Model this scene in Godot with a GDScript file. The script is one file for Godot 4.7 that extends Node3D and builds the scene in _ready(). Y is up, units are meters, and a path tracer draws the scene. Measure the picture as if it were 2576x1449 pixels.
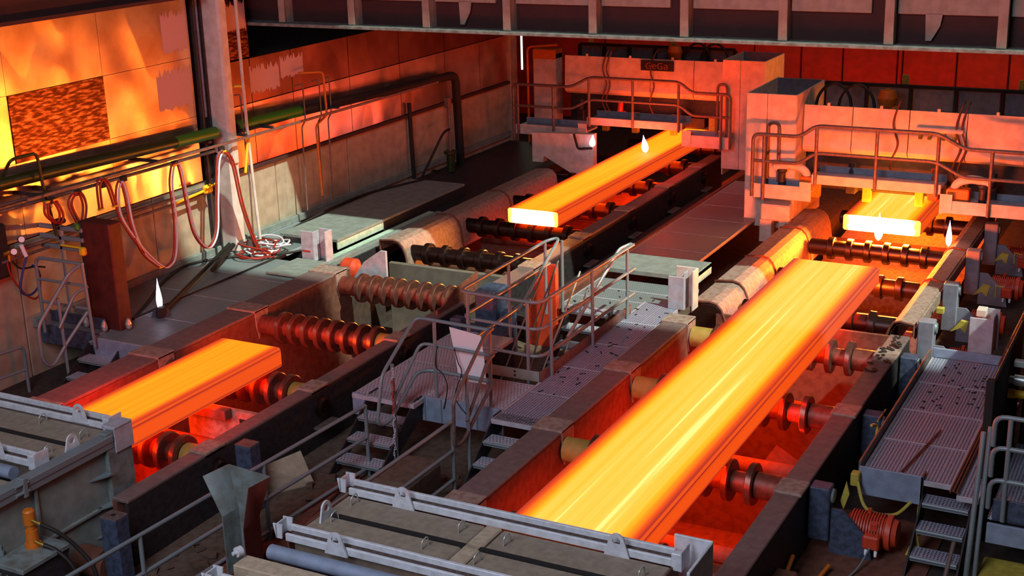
extends Node3D
# A steel caster's run-out hall: two strands with hot slabs, torch-cutting bridges, walkways, stairs and covers.
# Metres; the walkways lie at y = 0, the strands run along z, the lower floor lies at y = -0.8.

var M := {}
var T := {}
const UPV := Vector3(0, 1, 0)


func _ready() -> void:
	setup_view()
	setup_materials()
	build_hall()
	build_wall_sheets()
	build_girder()
	build_strands()
	build_slabs()
	build_machines()
	build_decks()
	build_center_rails()
	build_left_side()
	build_right_side()
	build_covers()
	build_front_left()


func setup_view() -> void:
	var cam := Camera3D.new()
	cam.name = "camera"
	cam.fov = 23.98
	cam.near = 0.1
	cam.far = 200.0
	cam.transform = Transform3D(Basis(Vector3(0.88661, -0.027041, -0.461726), Vector3(-0.117317, 0.952494, -0.281056), Vector3(0.447391, 0.303356, 0.841318)).orthonormalized(), Vector3(0, 7, 0))
	add_child(cam)
	cam.current = true
	var we := WorldEnvironment.new()
	we.name = "environment"
	var env := Environment.new()
	env.background_mode = Environment.BG_COLOR
	env.background_color = Color(0.55, 0.6, 0.65)
	env.background_energy_multiplier = 1.0
	env.tonemap_mode = Environment.TONE_MAPPER_LINEAR
	env.tonemap_exposure = 0.8
	env.sdfgi_enabled = true
	env.ssao_enabled = true
	env.ssil_enabled = true
	we.environment = env
	add_child(we)
	# daylight through the roof slot
	var sun := DirectionalLight3D.new()
	sun.name = "daylight"
	sun.light_color = Color(0.93, 1.0, 0.92)
	sun.light_energy = 2.4
	sun.light_angular_distance = 1.2
	sun.shadow_enabled = true
	sun.sky_mode = DirectionalLight3D.SKY_MODE_LIGHT_ONLY
	add_child(sun)
	sun.look_at_from_position(Vector3(0, 10, 0), Vector3(-8.0, 0, -3.0), Vector3(0, 0, -1))
	# roof lights of the hall
	area("roof_light", Vector3(-6, 12.6, -1.5), Vector3(-7, 0, -14), Vector2(14, 5), Color(0.90, 0.93, 1.0), 330.0)
	area("roof_light", Vector3(-3, 13.4, -27), Vector3(-5, 0, -27), Vector2(6, 3), Color(1.0, 0.95, 0.92), 24.0)


func area(nm: String, at: Vector3, to: Vector3, size: Vector2, c: Color, e: float) -> void:
	var l := AreaLight3D.new()
	l.name = nm
	l.area_size = size
	l.light_color = c
	l.light_energy = e
	l.area_range = 60.0
	l.shadow_enabled = true
	l.area_normalize_energy = true
	add_child(l, true)
	l.look_at_from_position(at, to, Vector3(1, 0, 0))


# ---------------------------------------------------------------- shapes

func S() -> SurfaceTool:
	var st := SurfaceTool.new()
	st.begin(Mesh.PRIMITIVE_TRIANGLES)
	return st


func tri(st: SurfaceTool, a: Vector3, b: Vector3, c: Vector3, out: Vector3) -> void:
	if (b - a).cross(c - a).dot(out) > 0.0:
		st.add_vertex(a)
		st.add_vertex(c)
		st.add_vertex(b)
	else:
		st.add_vertex(a)
		st.add_vertex(b)
		st.add_vertex(c)


func quad(st: SurfaceTool, a: Vector3, b: Vector3, c: Vector3, d: Vector3, out: Vector3) -> void:
	tri(st, a, b, c, out)
	tri(st, a, c, d, out)


func OB(st: SurfaceTool, c: Vector3, size: Vector3, bs := Basis(), bev := 0.0) -> void:
	st.set_smooth_group(-1)
	var h := size * 0.5
	bev = minf(bev, minf(h.x, minf(h.y, h.z)) * 0.6)
	var i := h - Vector3(bev, bev, bev)
	var P := func(s: Vector3, a: int) -> Vector3:
		var v := s * i
		v[a] = s[a] * h[a]
		return c + bs * v
	for a in 3:
		var u := (a + 1) % 3
		var v := (a + 2) % 3
		for sg in [-1.0, 1.0]:
			var q: Array[Vector3] = []
			for k in [[-1, -1], [1, -1], [1, 1], [-1, 1]]:
				var s := Vector3()
				s[a] = sg
				s[u] = k[0]
				s[v] = k[1]
				q.append(P.call(s, a))
			var o := Vector3()
			o[a] = sg
			quad(st, q[0], q[1], q[2], q[3], bs * o)
			if bev > 0.0:
				for sv in [-1.0, 1.0]:
					var s1 := Vector3()
					s1[u] = sg
					s1[v] = sv
					s1[a] = -1.0
					var s2 := s1
					s2[a] = 1.0
					var o2 := Vector3()
					o2[u] = sg
					o2[v] = sv
					quad(st, P.call(s1, u), P.call(s2, u), P.call(s2, v), P.call(s1, v), bs * o2)
	if bev > 0.0:
		for x in [-1, 1]:
			for y in [-1, 1]:
				for z in [-1, 1]:
					var s := Vector3(x, y, z)
					tri(st, P.call(s, 0), P.call(s, 1), P.call(s, 2), bs * s)


func B(st: SurfaceTool, x0: float, x1: float, y0: float, y1: float, z0: float, z1: float, bev := 0.0) -> void:
	OB(st, Vector3(x0 + x1, y0 + y1, z0 + z1) * 0.5, Vector3(absf(x1 - x0), absf(y1 - y0), absf(z1 - z0)), Basis(), bev)


func beam(st: SurfaceTool, a: Vector3, b: Vector3, w: float, h: float, bev := 0.0, up := UPV) -> void:
	var d := (b - a).normalized()
	var x := d.cross(up).normalized()
	var y := x.cross(d).normalized()
	OB(st, (a + b) * 0.5, Vector3(w, h, (b - a).length()), Basis(x, y, -d), bev)


func fillet(pts: Array, r: float, n := 4) -> Array:
	if r <= 0.0 or pts.size() < 3:
		return pts
	var out := [pts[0]]
	for i in range(1, pts.size() - 1):
		var p: Vector3 = pts[i]
		var a: Vector3 = pts[i - 1] - p
		var b: Vector3 = pts[i + 1] - p
		var rr := minf(r, minf(a.length(), b.length()) * 0.48)
		var p0 := p + a.normalized() * rr
		var p1 := p + b.normalized() * rr
		for k in n + 1:
			var t := float(k) / n
			out.append(p0.lerp(p, t).lerp(p.lerp(p1, t), t))
	out.append(pts[-1])
	return out


func spline(pts: Array, n := 6) -> Array:
	var out := []
	for i in pts.size() - 1:
		var p0: Vector3 = pts[maxi(i - 1, 0)]
		var p3: Vector3 = pts[mini(i + 2, pts.size() - 1)]
		for k in n:
			out.append((pts[i] as Vector3).cubic_interpolate(pts[i + 1], p0, p3, float(k) / n))
	out.append(pts[-1])
	return out


func tube(st: SurfaceTool, pts: Array, r: float, n := 8, fil := 0.0) -> void:
	pts = fillet(pts, fil)
	var rings := []
	var x := Vector3()
	for i in pts.size():
		var d: Vector3 = ((pts[mini(i + 1, pts.size() - 1)] as Vector3) - (pts[maxi(i - 1, 0)] as Vector3)).normalized()
		if i == 0:
			x = d.cross(UPV if absf(d.y) < 0.9 else Vector3(1, 0, 0)).normalized()
		else:
			x = (x - d * x.dot(d)).normalized()
		var y := d.cross(x)
		var ring := []
		for k in n:
			var a := TAU * k / n
			ring.append((pts[i] as Vector3) + (x * cos(a) + y * sin(a)) * r)
		rings.append(ring)
	st.set_smooth_group(1)
	for i in pts.size() - 1:
		for k in n:
			var k2 := (k + 1) % n
			quad(st, rings[i][k], rings[i][k2], rings[i + 1][k2], rings[i + 1][k], (rings[i][k] + rings[i][k2]) * 0.5 - pts[i])
	st.set_smooth_group(-1)
	for e in [0, pts.size() - 1]:
		var o: Vector3 = (pts[0] - pts[1]) if e == 0 else (pts[-1] - pts[-2])
		for k in range(1, n - 1):
			tri(st, rings[e][0], rings[e][k], rings[e][k + 1], o)


# profile: [distance along the axis, radius]; every step of the profile keeps a crisp edge
func lathe(st: SurfaceTool, o: Vector3, axis: Vector3, prof: Array, n := 20, smooth := false) -> void:
	var d := axis.normalized()
	var x := d.cross(UPV if absf(d.y) < 0.9 else Vector3(1, 0, 0)).normalized()
	var y := d.cross(x)
	for i in prof.size() - 1:
		st.set_smooth_group(1 if smooth else i + 1)
		var a0: Vector3 = o + d * prof[i][0]
		var a1: Vector3 = o + d * prof[i + 1][0]
		for k in n:
			var c0 := x * cos(TAU * k / n) + y * sin(TAU * k / n)
			var c1 := x * cos(TAU * (k + 1) / n) + y * sin(TAU * (k + 1) / n)
			var out := (c0 + c1) * 0.5 * (float(prof[i + 1][0]) - float(prof[i][0])) - d * (float(prof[i + 1][1]) - float(prof[i][1]))
			var p: float = prof[i][1]
			var q: float = prof[i + 1][1]
			if p > 0.0:
				tri(st, a0 + c0 * p, a0 + c1 * p, a1 + c1 * q, out)
			if q > 0.0:
				tri(st, a0 + c0 * p, a1 + c1 * q, a1 + c0 * q, out)


func prism(st: SurfaceTool, pts: Array, ext: Vector3) -> void:
	st.set_smooth_group(-1)
	var nn := Vector3()
	for i in pts.size():
		nn += (pts[i] as Vector3 - pts[0]).cross(pts[(i + 1) % pts.size()] as Vector3 - pts[0])
	nn = nn.normalized()
	var x = (pts[1] as Vector3 - pts[0]).normalized()
	var y := nn.cross(x)
	var flat := PackedVector2Array()
	for p: Vector3 in pts:
		flat.append(Vector2((p - pts[0]).dot(x), (p - pts[0]).dot(y)))
	var ix := Geometry2D.triangulate_polygon(flat)
	var o := ext.normalized()
	for i in range(0, ix.size(), 3):
		tri(st, pts[ix[i]], pts[ix[i + 1]], pts[ix[i + 2]], -o)
		tri(st, pts[ix[i]] + ext, pts[ix[i + 1]] + ext, pts[ix[i + 2]] + ext, o)
	var turn := 1.0 if nn.dot(ext) > 0.0 else -1.0
	for i in pts.size():
		var a: Vector3 = pts[i]
		var b: Vector3 = pts[(i + 1) % pts.size()]
		quad(st, a, b, b + ext, a + ext, (b - a).cross(nn))


func V(x: float, y: float, z: float) -> Vector3:
	return Vector3(x, y, z)


# ---------------------------------------------------------------- objects

func tag(o: Node, label: String, category: String, group := "") -> void:
	o.set_meta("label", label)
	o.set_meta("category", category)
	if group:
		o.set_meta("group", group)


func thing(called: String, label: String, category: String, at: Vector3, group := "") -> Node3D:
	var o := Node3D.new()
	o.name = called
	add_child(o, true)
	o.position = at
	tag(o, label, category, group)
	return o


func mesh_node(called: String, st: SurfaceTool, m: Material, parent: Node) -> MeshInstance3D:
	st.generate_normals()
	var o := MeshInstance3D.new()
	o.name = called
	o.mesh = st.commit()
	o.material_override = null
	o.mesh.surface_set_material(0, m)
	parent.add_child(o, true)
	return o


# a part: its shape is given in the hall's coordinates, whatever its thing's own place is
func part(parent: Node3D, called: String, st: SurfaceTool, m: Material) -> MeshInstance3D:
	var o := mesh_node(called, st, m, parent)
	var off := Vector3()
	var p: Node = parent
	while p != self:
		off += (p as Node3D).position
		p = p.get_parent()
	o.position = -off
	return o


func solo(called: String, label: String, category: String, st: SurfaceTool, m: Material, group := "") -> MeshInstance3D:
	var o := mesh_node(called, st, m, self)
	tag(o, label, category, group)
	return o


func struct(called: String, st: SurfaceTool, m: Material) -> MeshInstance3D:
	var o := mesh_node(called, st, m, self)
	o.set_meta("kind", "structure")
	return o


func dup(o: Node3D, by: Vector3, label: String) -> Node3D:
	var c: Node3D = o.duplicate()
	c.name = o.name.rstrip("0123456789")
	add_child(c, true)
	c.position = o.position + by
	c.set_meta("label", label)
	return c


# ---------------------------------------------------------------- materials

func mat(key: String, c: Color, rough := 0.7, metal := 0.0, tex := "", sc := 0.5) -> StandardMaterial3D:
	var m := StandardMaterial3D.new()
	m.resource_name = key
	m.albedo_color = c
	m.roughness = rough
	m.metallic = metal
	if tex:
		m.albedo_texture = T[tex]
		m.uv1_triplanar = true
		m.uv1_world_triplanar = true
		m.uv1_scale = Vector3(sc, sc, sc)
	M[key] = m
	return m


func bump(key: String, tex: String, cm: float) -> void:
	M[key].heightmap_enabled = true
	M[key].heightmap_texture = T[tex]
	M[key].heightmap_scale = cm


func noise(key: String, freq: float, oct: int, lo: Color, hi: Color, seed_ := 1, mid := 0.5, size := 512) -> void:
	var f := FastNoiseLite.new()
	f.noise_type = FastNoiseLite.TYPE_SIMPLEX_SMOOTH
	f.frequency = freq
	f.fractal_octaves = oct
	f.fractal_gain = 0.55
	f.seed = seed_
	var g := Gradient.new()
	g.offsets = PackedFloat32Array([maxf(mid - 0.28, 0.0), minf(mid + 0.22, 1.0)])
	g.colors = PackedColorArray([lo, hi])
	var t := NoiseTexture2D.new()
	t.width = size
	t.height = size
	t.seamless = true
	t.noise = f
	t.color_ramp = g
	T[key] = t


func holes(key: String, n: int, w: float, h: float, stagger: bool) -> void:
	var size := 256
	var im := Image.create(size, size, false, Image.FORMAT_RGBA8)
	im.fill(Color(1, 1, 1, 1))
	var cell := size / n
	for j in n:
		for i in n:
			var ox := (cell / 2 if stagger and j % 2 == 1 else 0)
			var rw := int(cell * w)
			var rh := int(cell * h)
			for y in rh:
				for x in rw:
					im.set_pixel((i * cell + ox + (cell - rw) / 2 + x) % size, (j * cell + (cell - rh) / 2 + y) % size, Color(0.6, 0.6, 0.6, 0))
	T[key] = ImageTexture.create_from_image(im)


func heat_color(t: float) -> Color:
	# what a slab's surface gives off, from dull scale at 0 to white heat at 1
	var st := [[0.0, Color(0.10, 0.008, 0.004)], [0.2, Color(0.5, 0.03, 0.012)], [0.4, Color(1.0, 0.095, 0.006)], [0.6, Color(1.7, 0.33, 0.004)], [0.75, Color(2.3, 0.55, 0.015)], [0.87, Color(2.9, 0.72, 0.1)], [1.0, Color(5.0, 3.6, 1.6)]]
	for i in st.size() - 1:
		if t <= st[i + 1][0]:
			var k: float = (t - st[i][0]) / (st[i + 1][0] - st[i][0])
			return (st[i][1] as Color).lerp(st[i + 1][1], clampf(k, 0, 1))
	return st[-1][1]


func heat_texture(key: String, base: float, streak: float, edge: float, seed_: int, near_drop := 0.0) -> void:
	# u runs across the face, v along the slab
	var w := 96
	var h := 256
	var f := FastNoiseLite.new()
	f.seed = seed_
	f.frequency = 0.08
	f.fractal_octaves = 3
	var im := Image.create(w, h, false, Image.FORMAT_RGBF)
	for y in h:
		for x in w:
			var u := (x + 0.5) / w
			var e := minf(u, 1.0 - u)
			var t := base + streak * (f.get_noise_2d(x * 1.2, y * 0.07) + 0.5 * f.get_noise_2d(x * 2.6 + 300.0, y * 0.04))
			t -= edge * pow(clampf(1.0 - e / 0.19, 0, 1), 1.4)
			t -= near_drop * float(y) / h
			im.set_pixel(x, y, heat_color(clampf(t, 0.04, 0.99 if base > 0.9 else 0.885)))
	T[key] = ImageTexture.create_from_image(im)


func hot(key: String, tex: String, energy: float) -> void:
	var m := StandardMaterial3D.new()
	m.resource_name = key
	m.albedo_color = Color(0.12, 0.08, 0.07)
	m.roughness = 0.8
	m.emission_enabled = true
	m.emission = Color(1, 1, 1)
	m.emission_operator = BaseMaterial3D.EMISSION_OP_MULTIPLY
	m.emission_texture = T[tex]
	m.emission_energy_multiplier = energy
	M[key] = m


func glow(key: String, c: Color, energy: float) -> void:
	var m := StandardMaterial3D.new()
	m.resource_name = key
	m.albedo_color = Color(0.3, 0.25, 0.25)
	m.emission_enabled = true
	m.emission = c
	m.emission_energy_multiplier = energy
	M[key] = m


func setup_materials() -> void:
	var w := Color(1, 1, 1)
	noise("grime", 0.012, 6, Color(0.90, 0.89, 0.88), w, 3)
	noise("dirt", 0.02, 5, Color(0.76, 0.73, 0.71), w, 8, 0.45)
	noise("fine", 0.09, 4, Color(0.85, 0.85, 0.85), w, 5)
	noise("rust", 0.015, 5, Color(0.84, 0.76, 0.71), w, 11, 0.42)
	noise("sheet", 0.008, 5, Color(0.88, 0.82, 0.78), w, 21, 0.5)
	noise("warp", 0.004, 2, Color(0, 0, 0), w, 31, 0.5)
	noise("wear", 0.02, 6, Color(0.15, 0.15, 0.15), Color(0.75, 0.75, 0.75), 17, 0.5)
	noise("flake", 0.02, 6, Color(0.40, 0.25, 0.17), Color(1, 0.95, 0.9), 44, 0.60)
	holes("bars", 12, 0.52, 0.56, false)
	holes("nubs", 10, 0.44, 0.34, true)
	mat("concrete", Color(0.64, 0.59, 0.51), 0.9, 0, "grime", 0.4)
	mat("concrete_dark", Color(0.42, 0.39, 0.35), 0.95, 0, "grime", 0.5)
	mat("cover_concrete", Color(0.56, 0.50, 0.44), 0.95, 0, "grime", 1.1)
	bump("cover_concrete", "fine", 0.4)
	mat("cover_strip", Color(0.70, 0.62, 0.53), 0.95, 0, "grime", 1.3)
	mat("debris", Color(0.36, 0.29, 0.24), 0.95, 0, "rust", 0.8)
	mat("pit", Color(0.22, 0.17, 0.15), 0.95, 0, "dirt", 0.6)
	mat("blue_steel", Color(0.52, 0.57, 0.66), 0.55, 0.1, "grime", 0.7)
	mat("dark_blue", Color(0.27, 0.31, 0.40), 0.55, 0.1, "dirt", 0.9)
	mat("rail", Color(0.50, 0.54, 0.56), 0.45, 0.2, "fine", 1.5)
	mat("rail_dark", Color(0.42, 0.36, 0.35), 0.5, 0.2, "rust", 1.2)
	mat("silver", Color(0.75, 0.78, 0.76), 0.35, 0.6)
	mat("cap", Color(0.46, 0.37, 0.36), 0.7, 0.1, "grime", 0.9)
	mat("cap_pale", Color(0.60, 0.51, 0.47), 0.75, 0.1, "rust", 1.0)
	mat("side", Color(0.42, 0.25, 0.19), 0.8, 0.0, "rust", 0.7)
	mat("roller", Color(0.47, 0.24, 0.19), 0.5, 0.35, "rust", 1.2)
	mat("roller_shine", Color(0.50, 0.33, 0.29), 0.32, 0.7, "grime", 1.2)
	mat("roller_dark", Color(0.16, 0.09, 0.08), 0.35, 0.5, "grime", 1.2)
	mat("stub", Color(0.62, 0.50, 0.22), 0.7, 0.0, "grime", 1.2)
	mat("white_bar", Color(0.82, 0.83, 0.86), 0.55, 0.1, "grime", 1.0)
	mat("pale_green", Color(0.70, 0.78, 0.71), 0.6, 0.1, "grime", 1.0)
	mat("cream", Color(0.84, 0.77, 0.73), 0.6, 0.0, "grime", 0.5)
	mat("grey_box", Color(0.68, 0.66, 0.70), 0.6, 0.0, "grime", 0.8)
	mat("inside", Color(0.50, 0.50, 0.56), 0.7, 0.0, "grime", 0.8)
	mat("girder", Color(0.62, 0.55, 0.50), 0.7, 0.0, "grime", 0.6)
	mat("girder_web", Color(0.24, 0.10, 0.10), 0.8, 0.0, "grime", 0.4)
	mat("flange", Color(0.50, 0.52, 0.50), 0.7, 0.0, "dirt", 0.5)
	mat("red_wall", Color(0.92, 0.15, 0.07), 0.6, 0.0, "grime", 0.4)
	mat("dark", Color(0.10, 0.08, 0.08), 0.8, 0.0, "grime", 0.6)
	mat("black", Color(0.03, 0.025, 0.03), 0.85)
	mat("dark_steel", Color(0.20, 0.18, 0.19), 0.6, 0.2, "dirt", 0.8)
	mat("brown_block", Color(0.33, 0.12, 0.09), 0.6, 0.2, "rust", 0.5)
	mat("orange", Color(0.80, 0.42, 0.08), 0.5, 0.0, "grime", 1.4)
	mat("motor_red", Color(0.78, 0.24, 0.12), 0.5, 0.0, "grime", 1.4)
	mat("red_paint", Color(0.70, 0.12, 0.08), 0.5)
	mat("yellow", Color(0.90, 0.70, 0.08), 0.5)
	mat("yellow_dull", Color(0.70, 0.63, 0.25), 0.7, 0.0, "grime", 1.2)
	mat("green", Color(0.20, 0.46, 0.12), 0.45)
	mat("green_dark", Color(0.16, 0.22, 0.08), 0.4, 0.2, "grime", 0.8)
	mat("hose_red", Color(0.55, 0.13, 0.07), 0.5)
	mat("hose_white", Color(0.80, 0.78, 0.82), 0.5)
	mat("hose_blue", Color(0.12, 0.16, 0.42), 0.5)
	mat("rubber", Color(0.08, 0.06, 0.05), 0.6)
	mat("wrap", Color(0.80, 0.77, 0.74), 0.6, 0.0, "grime", 0.5)
	mat("coating", Color(0.78, 0.62, 0.62), 0.8, 0.0, "fine", 1.5)
	mat("paper", Color(0.86, 0.82, 0.84), 0.8)
	mat("glass_white", Color(0.92, 0.93, 0.95), 0.3)
	mat("brass", Color(0.70, 0.55, 0.25), 0.35, 0.8)
	mat("funnel", Color(0.48, 0.52, 0.52), 0.55, 0.2, "rust", 0.6)
	mat("duct_grey", Color(0.50, 0.52, 0.50), 0.75, 0.0, "grime", 0.6)
	for g in [["grating", "bars", 2.1, Color(0.62, 0.62, 0.70)], ["nub", "nubs", 2.0, Color(0.70, 0.70, 0.75)], ["plate_grate", "nubs", 3.0, Color(0.52, 0.56, 0.57)]]:
		var m := mat(g[0], g[3], 0.5, 0.3, g[1], g[2])
		m.transparency = BaseMaterial3D.TRANSPARENCY_ALPHA_SCISSOR
		m.alpha_scissor_threshold = 0.5
	# polished wall sheets that mirror the slabs
	for g in [["sheet", Color(0.86, 0.78, 0.72), 0.28, "sheet"], ["sheet_worn", Color(0.62, 0.47, 0.39), 0.36, "flake"], ["sheet_dull", Color(0.55, 0.42, 0.38), 0.38, "sheet"]]:
		var m := mat(g[0], g[1], g[2], 0.92, g[3], 0.22)
		if g[0] != "sheet_worn":
			bump(g[0], "warp", 2.4)
		if g[0] == "sheet_worn":
			m.uv1_scale = Vector3(0.3, 1.6, 0.35)
	heat_texture("heat_right", 0.835, 0.075, 0.66, 5)
	heat_texture("heat_left", 0.63, 0.05, 0.42, 9)
	heat_texture("heat_far", 0.70, 0.06, 0.46, 13)
	heat_texture("heat_side", 0.375, 0.05, 0.24, 19)
	heat_texture("heat_end", 0.99, 0.05, 0.2, 23)
	hot("hot_right", "heat_right", 1.25)
	hot("hot_left", "heat_left", 1.25)
	hot("hot_far", "heat_far", 1.25)
	hot("hot_side", "heat_side", 1.2)
	hot("hot_end", "heat_end", 3.0)
	glow("flame", Color(0.95, 0.88, 1.0), 6.0)
	glow("white_heat", Color(1.0, 0.62, 0.16), 4.0)
	glow("lamp", Color(0.9, 1.0, 0.9), 2.0)


# ---------------------------------------------------------------- the hall

func build_hall() -> void:
	# lower floor and strand pits
	for f in [[-16.6, -14.08, -40.0, 9.0], [-10.66, -7.3, -40.0, 9.0], [-3.7, 13.0, -40.0, 9.0], [-25.0, -16.6, -40.0, -31.3]]:
		var st := S()
		B(st, f[0], f[1], -2.0, -0.8, f[2], f[3])
		struct("floor", st, M.debris if f[0] == -10.66 else M.pit)
	for f in [[-14.2, -10.5], [-7.45, -3.55]]:
		var st := S()
		B(st, f[0], f[1], -2.0, -1.7, -40, 9)
		struct("floor", st, M.pit)
	var st := S()
	B(st, -25, 13, 14, 14.4, -40, -17.8)
	B(st, -25, 13, 14, 14.4, -14.1, 9)
	B(st, -25, -6.5, 14, 14.4, -17.8, -14.1)
	B(st, 12.5, 13, 14, 14.4, -17.8, -14.1)
	struct("ceiling", st, M.dark)
	st = S()
	B(st, 12.6, 13, -2, 14, -40, 9)
	struct("wall_right", st, M.concrete_dark)
	st = S()
	B(st, -25, 13, -2, 14, 8.6, 9)
	struct("wall_front", st, M.concrete_dark)
	st = S()
	B(st, -25.4, -25, -2, 14, -40, -31)
	B(st, -25, -16.56, -2, 14, -31.6, -31.3)
	struct("wall_far", st, M.concrete_dark)
	# left wall: backing with the dark opening over the second bay, concrete panels below
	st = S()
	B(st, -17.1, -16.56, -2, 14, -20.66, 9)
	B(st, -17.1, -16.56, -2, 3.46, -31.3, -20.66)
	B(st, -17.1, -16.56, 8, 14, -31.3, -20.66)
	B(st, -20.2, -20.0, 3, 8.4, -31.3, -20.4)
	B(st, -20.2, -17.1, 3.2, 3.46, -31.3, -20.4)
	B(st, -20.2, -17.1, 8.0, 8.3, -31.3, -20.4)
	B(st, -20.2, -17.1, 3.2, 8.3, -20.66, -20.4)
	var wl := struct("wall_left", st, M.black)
	var zs := [9.0, 0.0, -6.0, -10.5, -14.47, -17.62, -21.17, -23.7, -26.12, -28.7, -31.28]
	for i in zs.size() - 1:
		st = S()
		B(st, -16.58, -16.5, -2, 1.42, zs[i] - 0.012, zs[i + 1] + 0.012, 0.01)
		part(wl, "concrete_panel", st, M.concrete)
	st = S()
	B(st, -16.52, -16.42, 0.0, 0.14, -31.2, -14.6, 0.01)
	var bb := struct("baseboard_left", st, M.duct_grey)
	# back wall of red sheeting
	st = S()
	B(st, -25, 13, -2, 14, -38.6, -38.1)
	var wb := struct("wall_back", st, M.dark)
	var xs := [-25.0, -20, -16.8, -13.6, -12.1, -10.72, -9.53, -8.02, -7.88, -6.44, -5.09, -3.72, -2.3, -0.9, 0.6, 2.1, 5, 9, 13]
	for i in xs.size() - 1:
		st = S()
		B(st, xs[i] + 0.02, xs[i + 1] - 0.02, -1, 5.2, -38.12, -38.03, 0.015)
		part(wb, "sheet_panel", st, M.red_wall)
	# brown steel above the sheets and a light strip of the next panel row
	st = S()
	B(st, -16.56, -16.3, 4.80, 5.5, -19.0, 6, 0.02)
	B(st, -16.56, -16.1, 4.80, 4.86, -19.0, 6)
	solo("wall_beam", "dark brown steel beam along the top of the polished wall sheets", "beam", st, M.girder_web)
	# wrapped column at the left wall, upper sheath over a slimmer foot
	var t := thing("wrapped_column", "pale sheeted column standing against the left wall between green pipes", "column", V(-16.3, 0, -19.8))
	st = S()
	prism(st, [V(-16.5, 1.95, -19.32), V(-16.10, 1.80, -19.32), V(-16.05, 1.72, -19.36), V(-16.05, 1.72, -19.52), V(-16.10, 1.76, -19.58), V(-16.5, 1.95, -19.66)], V(0, 6.2, 0))
	part(t, "sheath", st, M.wrap)
	st = S()
	B(st, -16.5, -16.10, 0, 1.86, -19.60, -19.34, 0.04)
	part(t, "foot", st, M.wrap)
	t = thing("steel_post", "dark steel post standing just left of the wrapped column", "post", V(-16.4, 0, -19.17))
	st = S()
	B(st, -16.48, -16.40, 0, 8, -19.10, -19.05, 0.005)
	B(st, -16.48, -16.40, 0, 8, -19.28, -19.24, 0.005)
	B(st, -16.48, -16.455, 0, 8, -19.24, -19.10)
	part(t, "profile", st, M.dark_steel)
	st = S()
	B(st, -16.46, -16.42, 2.6, 4.76, -19.2, -19.15, 0.005)
	part(t, "conduit", st, M.blue_steel)


func build_wall_sheets() -> void:
	var wl := get_node("wall_left")
	var rows := [[1.45, 2.646], [2.654, 3.706], [3.714, 4.76]]
	var cols := [9.0, 4.0, 0.0, -4.0, -8.5, -12.6, -14.71, -16.76, -18.98]
	for i in cols.size() - 1:
		for j in 3:
			var st := S()
			var worn: bool = i == 6 and j == 1
			B(st, -16.57, -16.47 if worn else -16.485, rows[j][0], rows[j][1], cols[i] - 0.004, cols[i + 1] + 0.004)
			part(wl, "sheet_panel", st, M.sheet_worn if worn else M.sheet)
	for c in [[-19.64, -20.6], [-20.62, -21.9], [-21.92, -23.9], [-23.92, -25.9], [-25.92, -27.9], [-27.92, -29.6], [-29.62, -31.25]]:
		for r in [[1.45, 2.62], [2.64, 3.47]]:
			var st := S()
			B(st, -16.57, -16.485, r[0], r[1], c[0], c[1])
			part(wl, "sheet_panel", st, M.sheet_dull if r[1] > 3.0 else M.sheet)
	for r in [[3.5, 4.4], [4.42, 5.4], [5.42, 6.6]]:
		var st := S()
		B(st, -16.57, -16.485, r[0], r[1], -20.64, -19.64, 0.006)
		part(wl, "sheet_panel", st, M.sheet_worn)
	# flaked coating left on the sheets
	var r := RandomNumberGenerator.new()
	r.seed = 12
	for c in [[-18.25, -18.92, 3.85, 4.62], [-18.0, -18.92, 2.85, 3.62], [-20.55, -21.5, 2.75, 3.35], [-21.52, -22.3, 2.9, 3.4], [-19.8, -20.6, 4.0, 4.6]]:
		if c[3] < c[2]:
			continue
		var pts := []
		var n := 14
		for k in n:
			pts.append(V(-16.484, c[2] + r.randf_range(0, 0.09), lerpf(c[0], c[1], (k + 0.5) / n)))
			pts.append(V(-16.484, c[2] + r.randf_range(0, 0.09), lerpf(c[0], c[1], (k + 1.0) / n)))
		for k in n:
			pts.append(V(-16.484, c[3] - r.randf_range(0, 0.16), lerpf(c[1], c[0], (k + 0.0) / n)))
			pts.append(V(-16.484, c[3] - r.randf_range(0, 0.16), lerpf(c[1], c[0], (k + 0.45) / n)))
		var sp := S()
		prism(sp, pts, V(0.003, 0, 0))
		part(wl, "coating_patch", sp, M.coating)
	var st := S()
	B(st, -16.55, -16.42, 1.37, 1.44, -31.2, -19.7, 0.01)
	part(wl, "ledge", st, M.girder_web)


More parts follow.
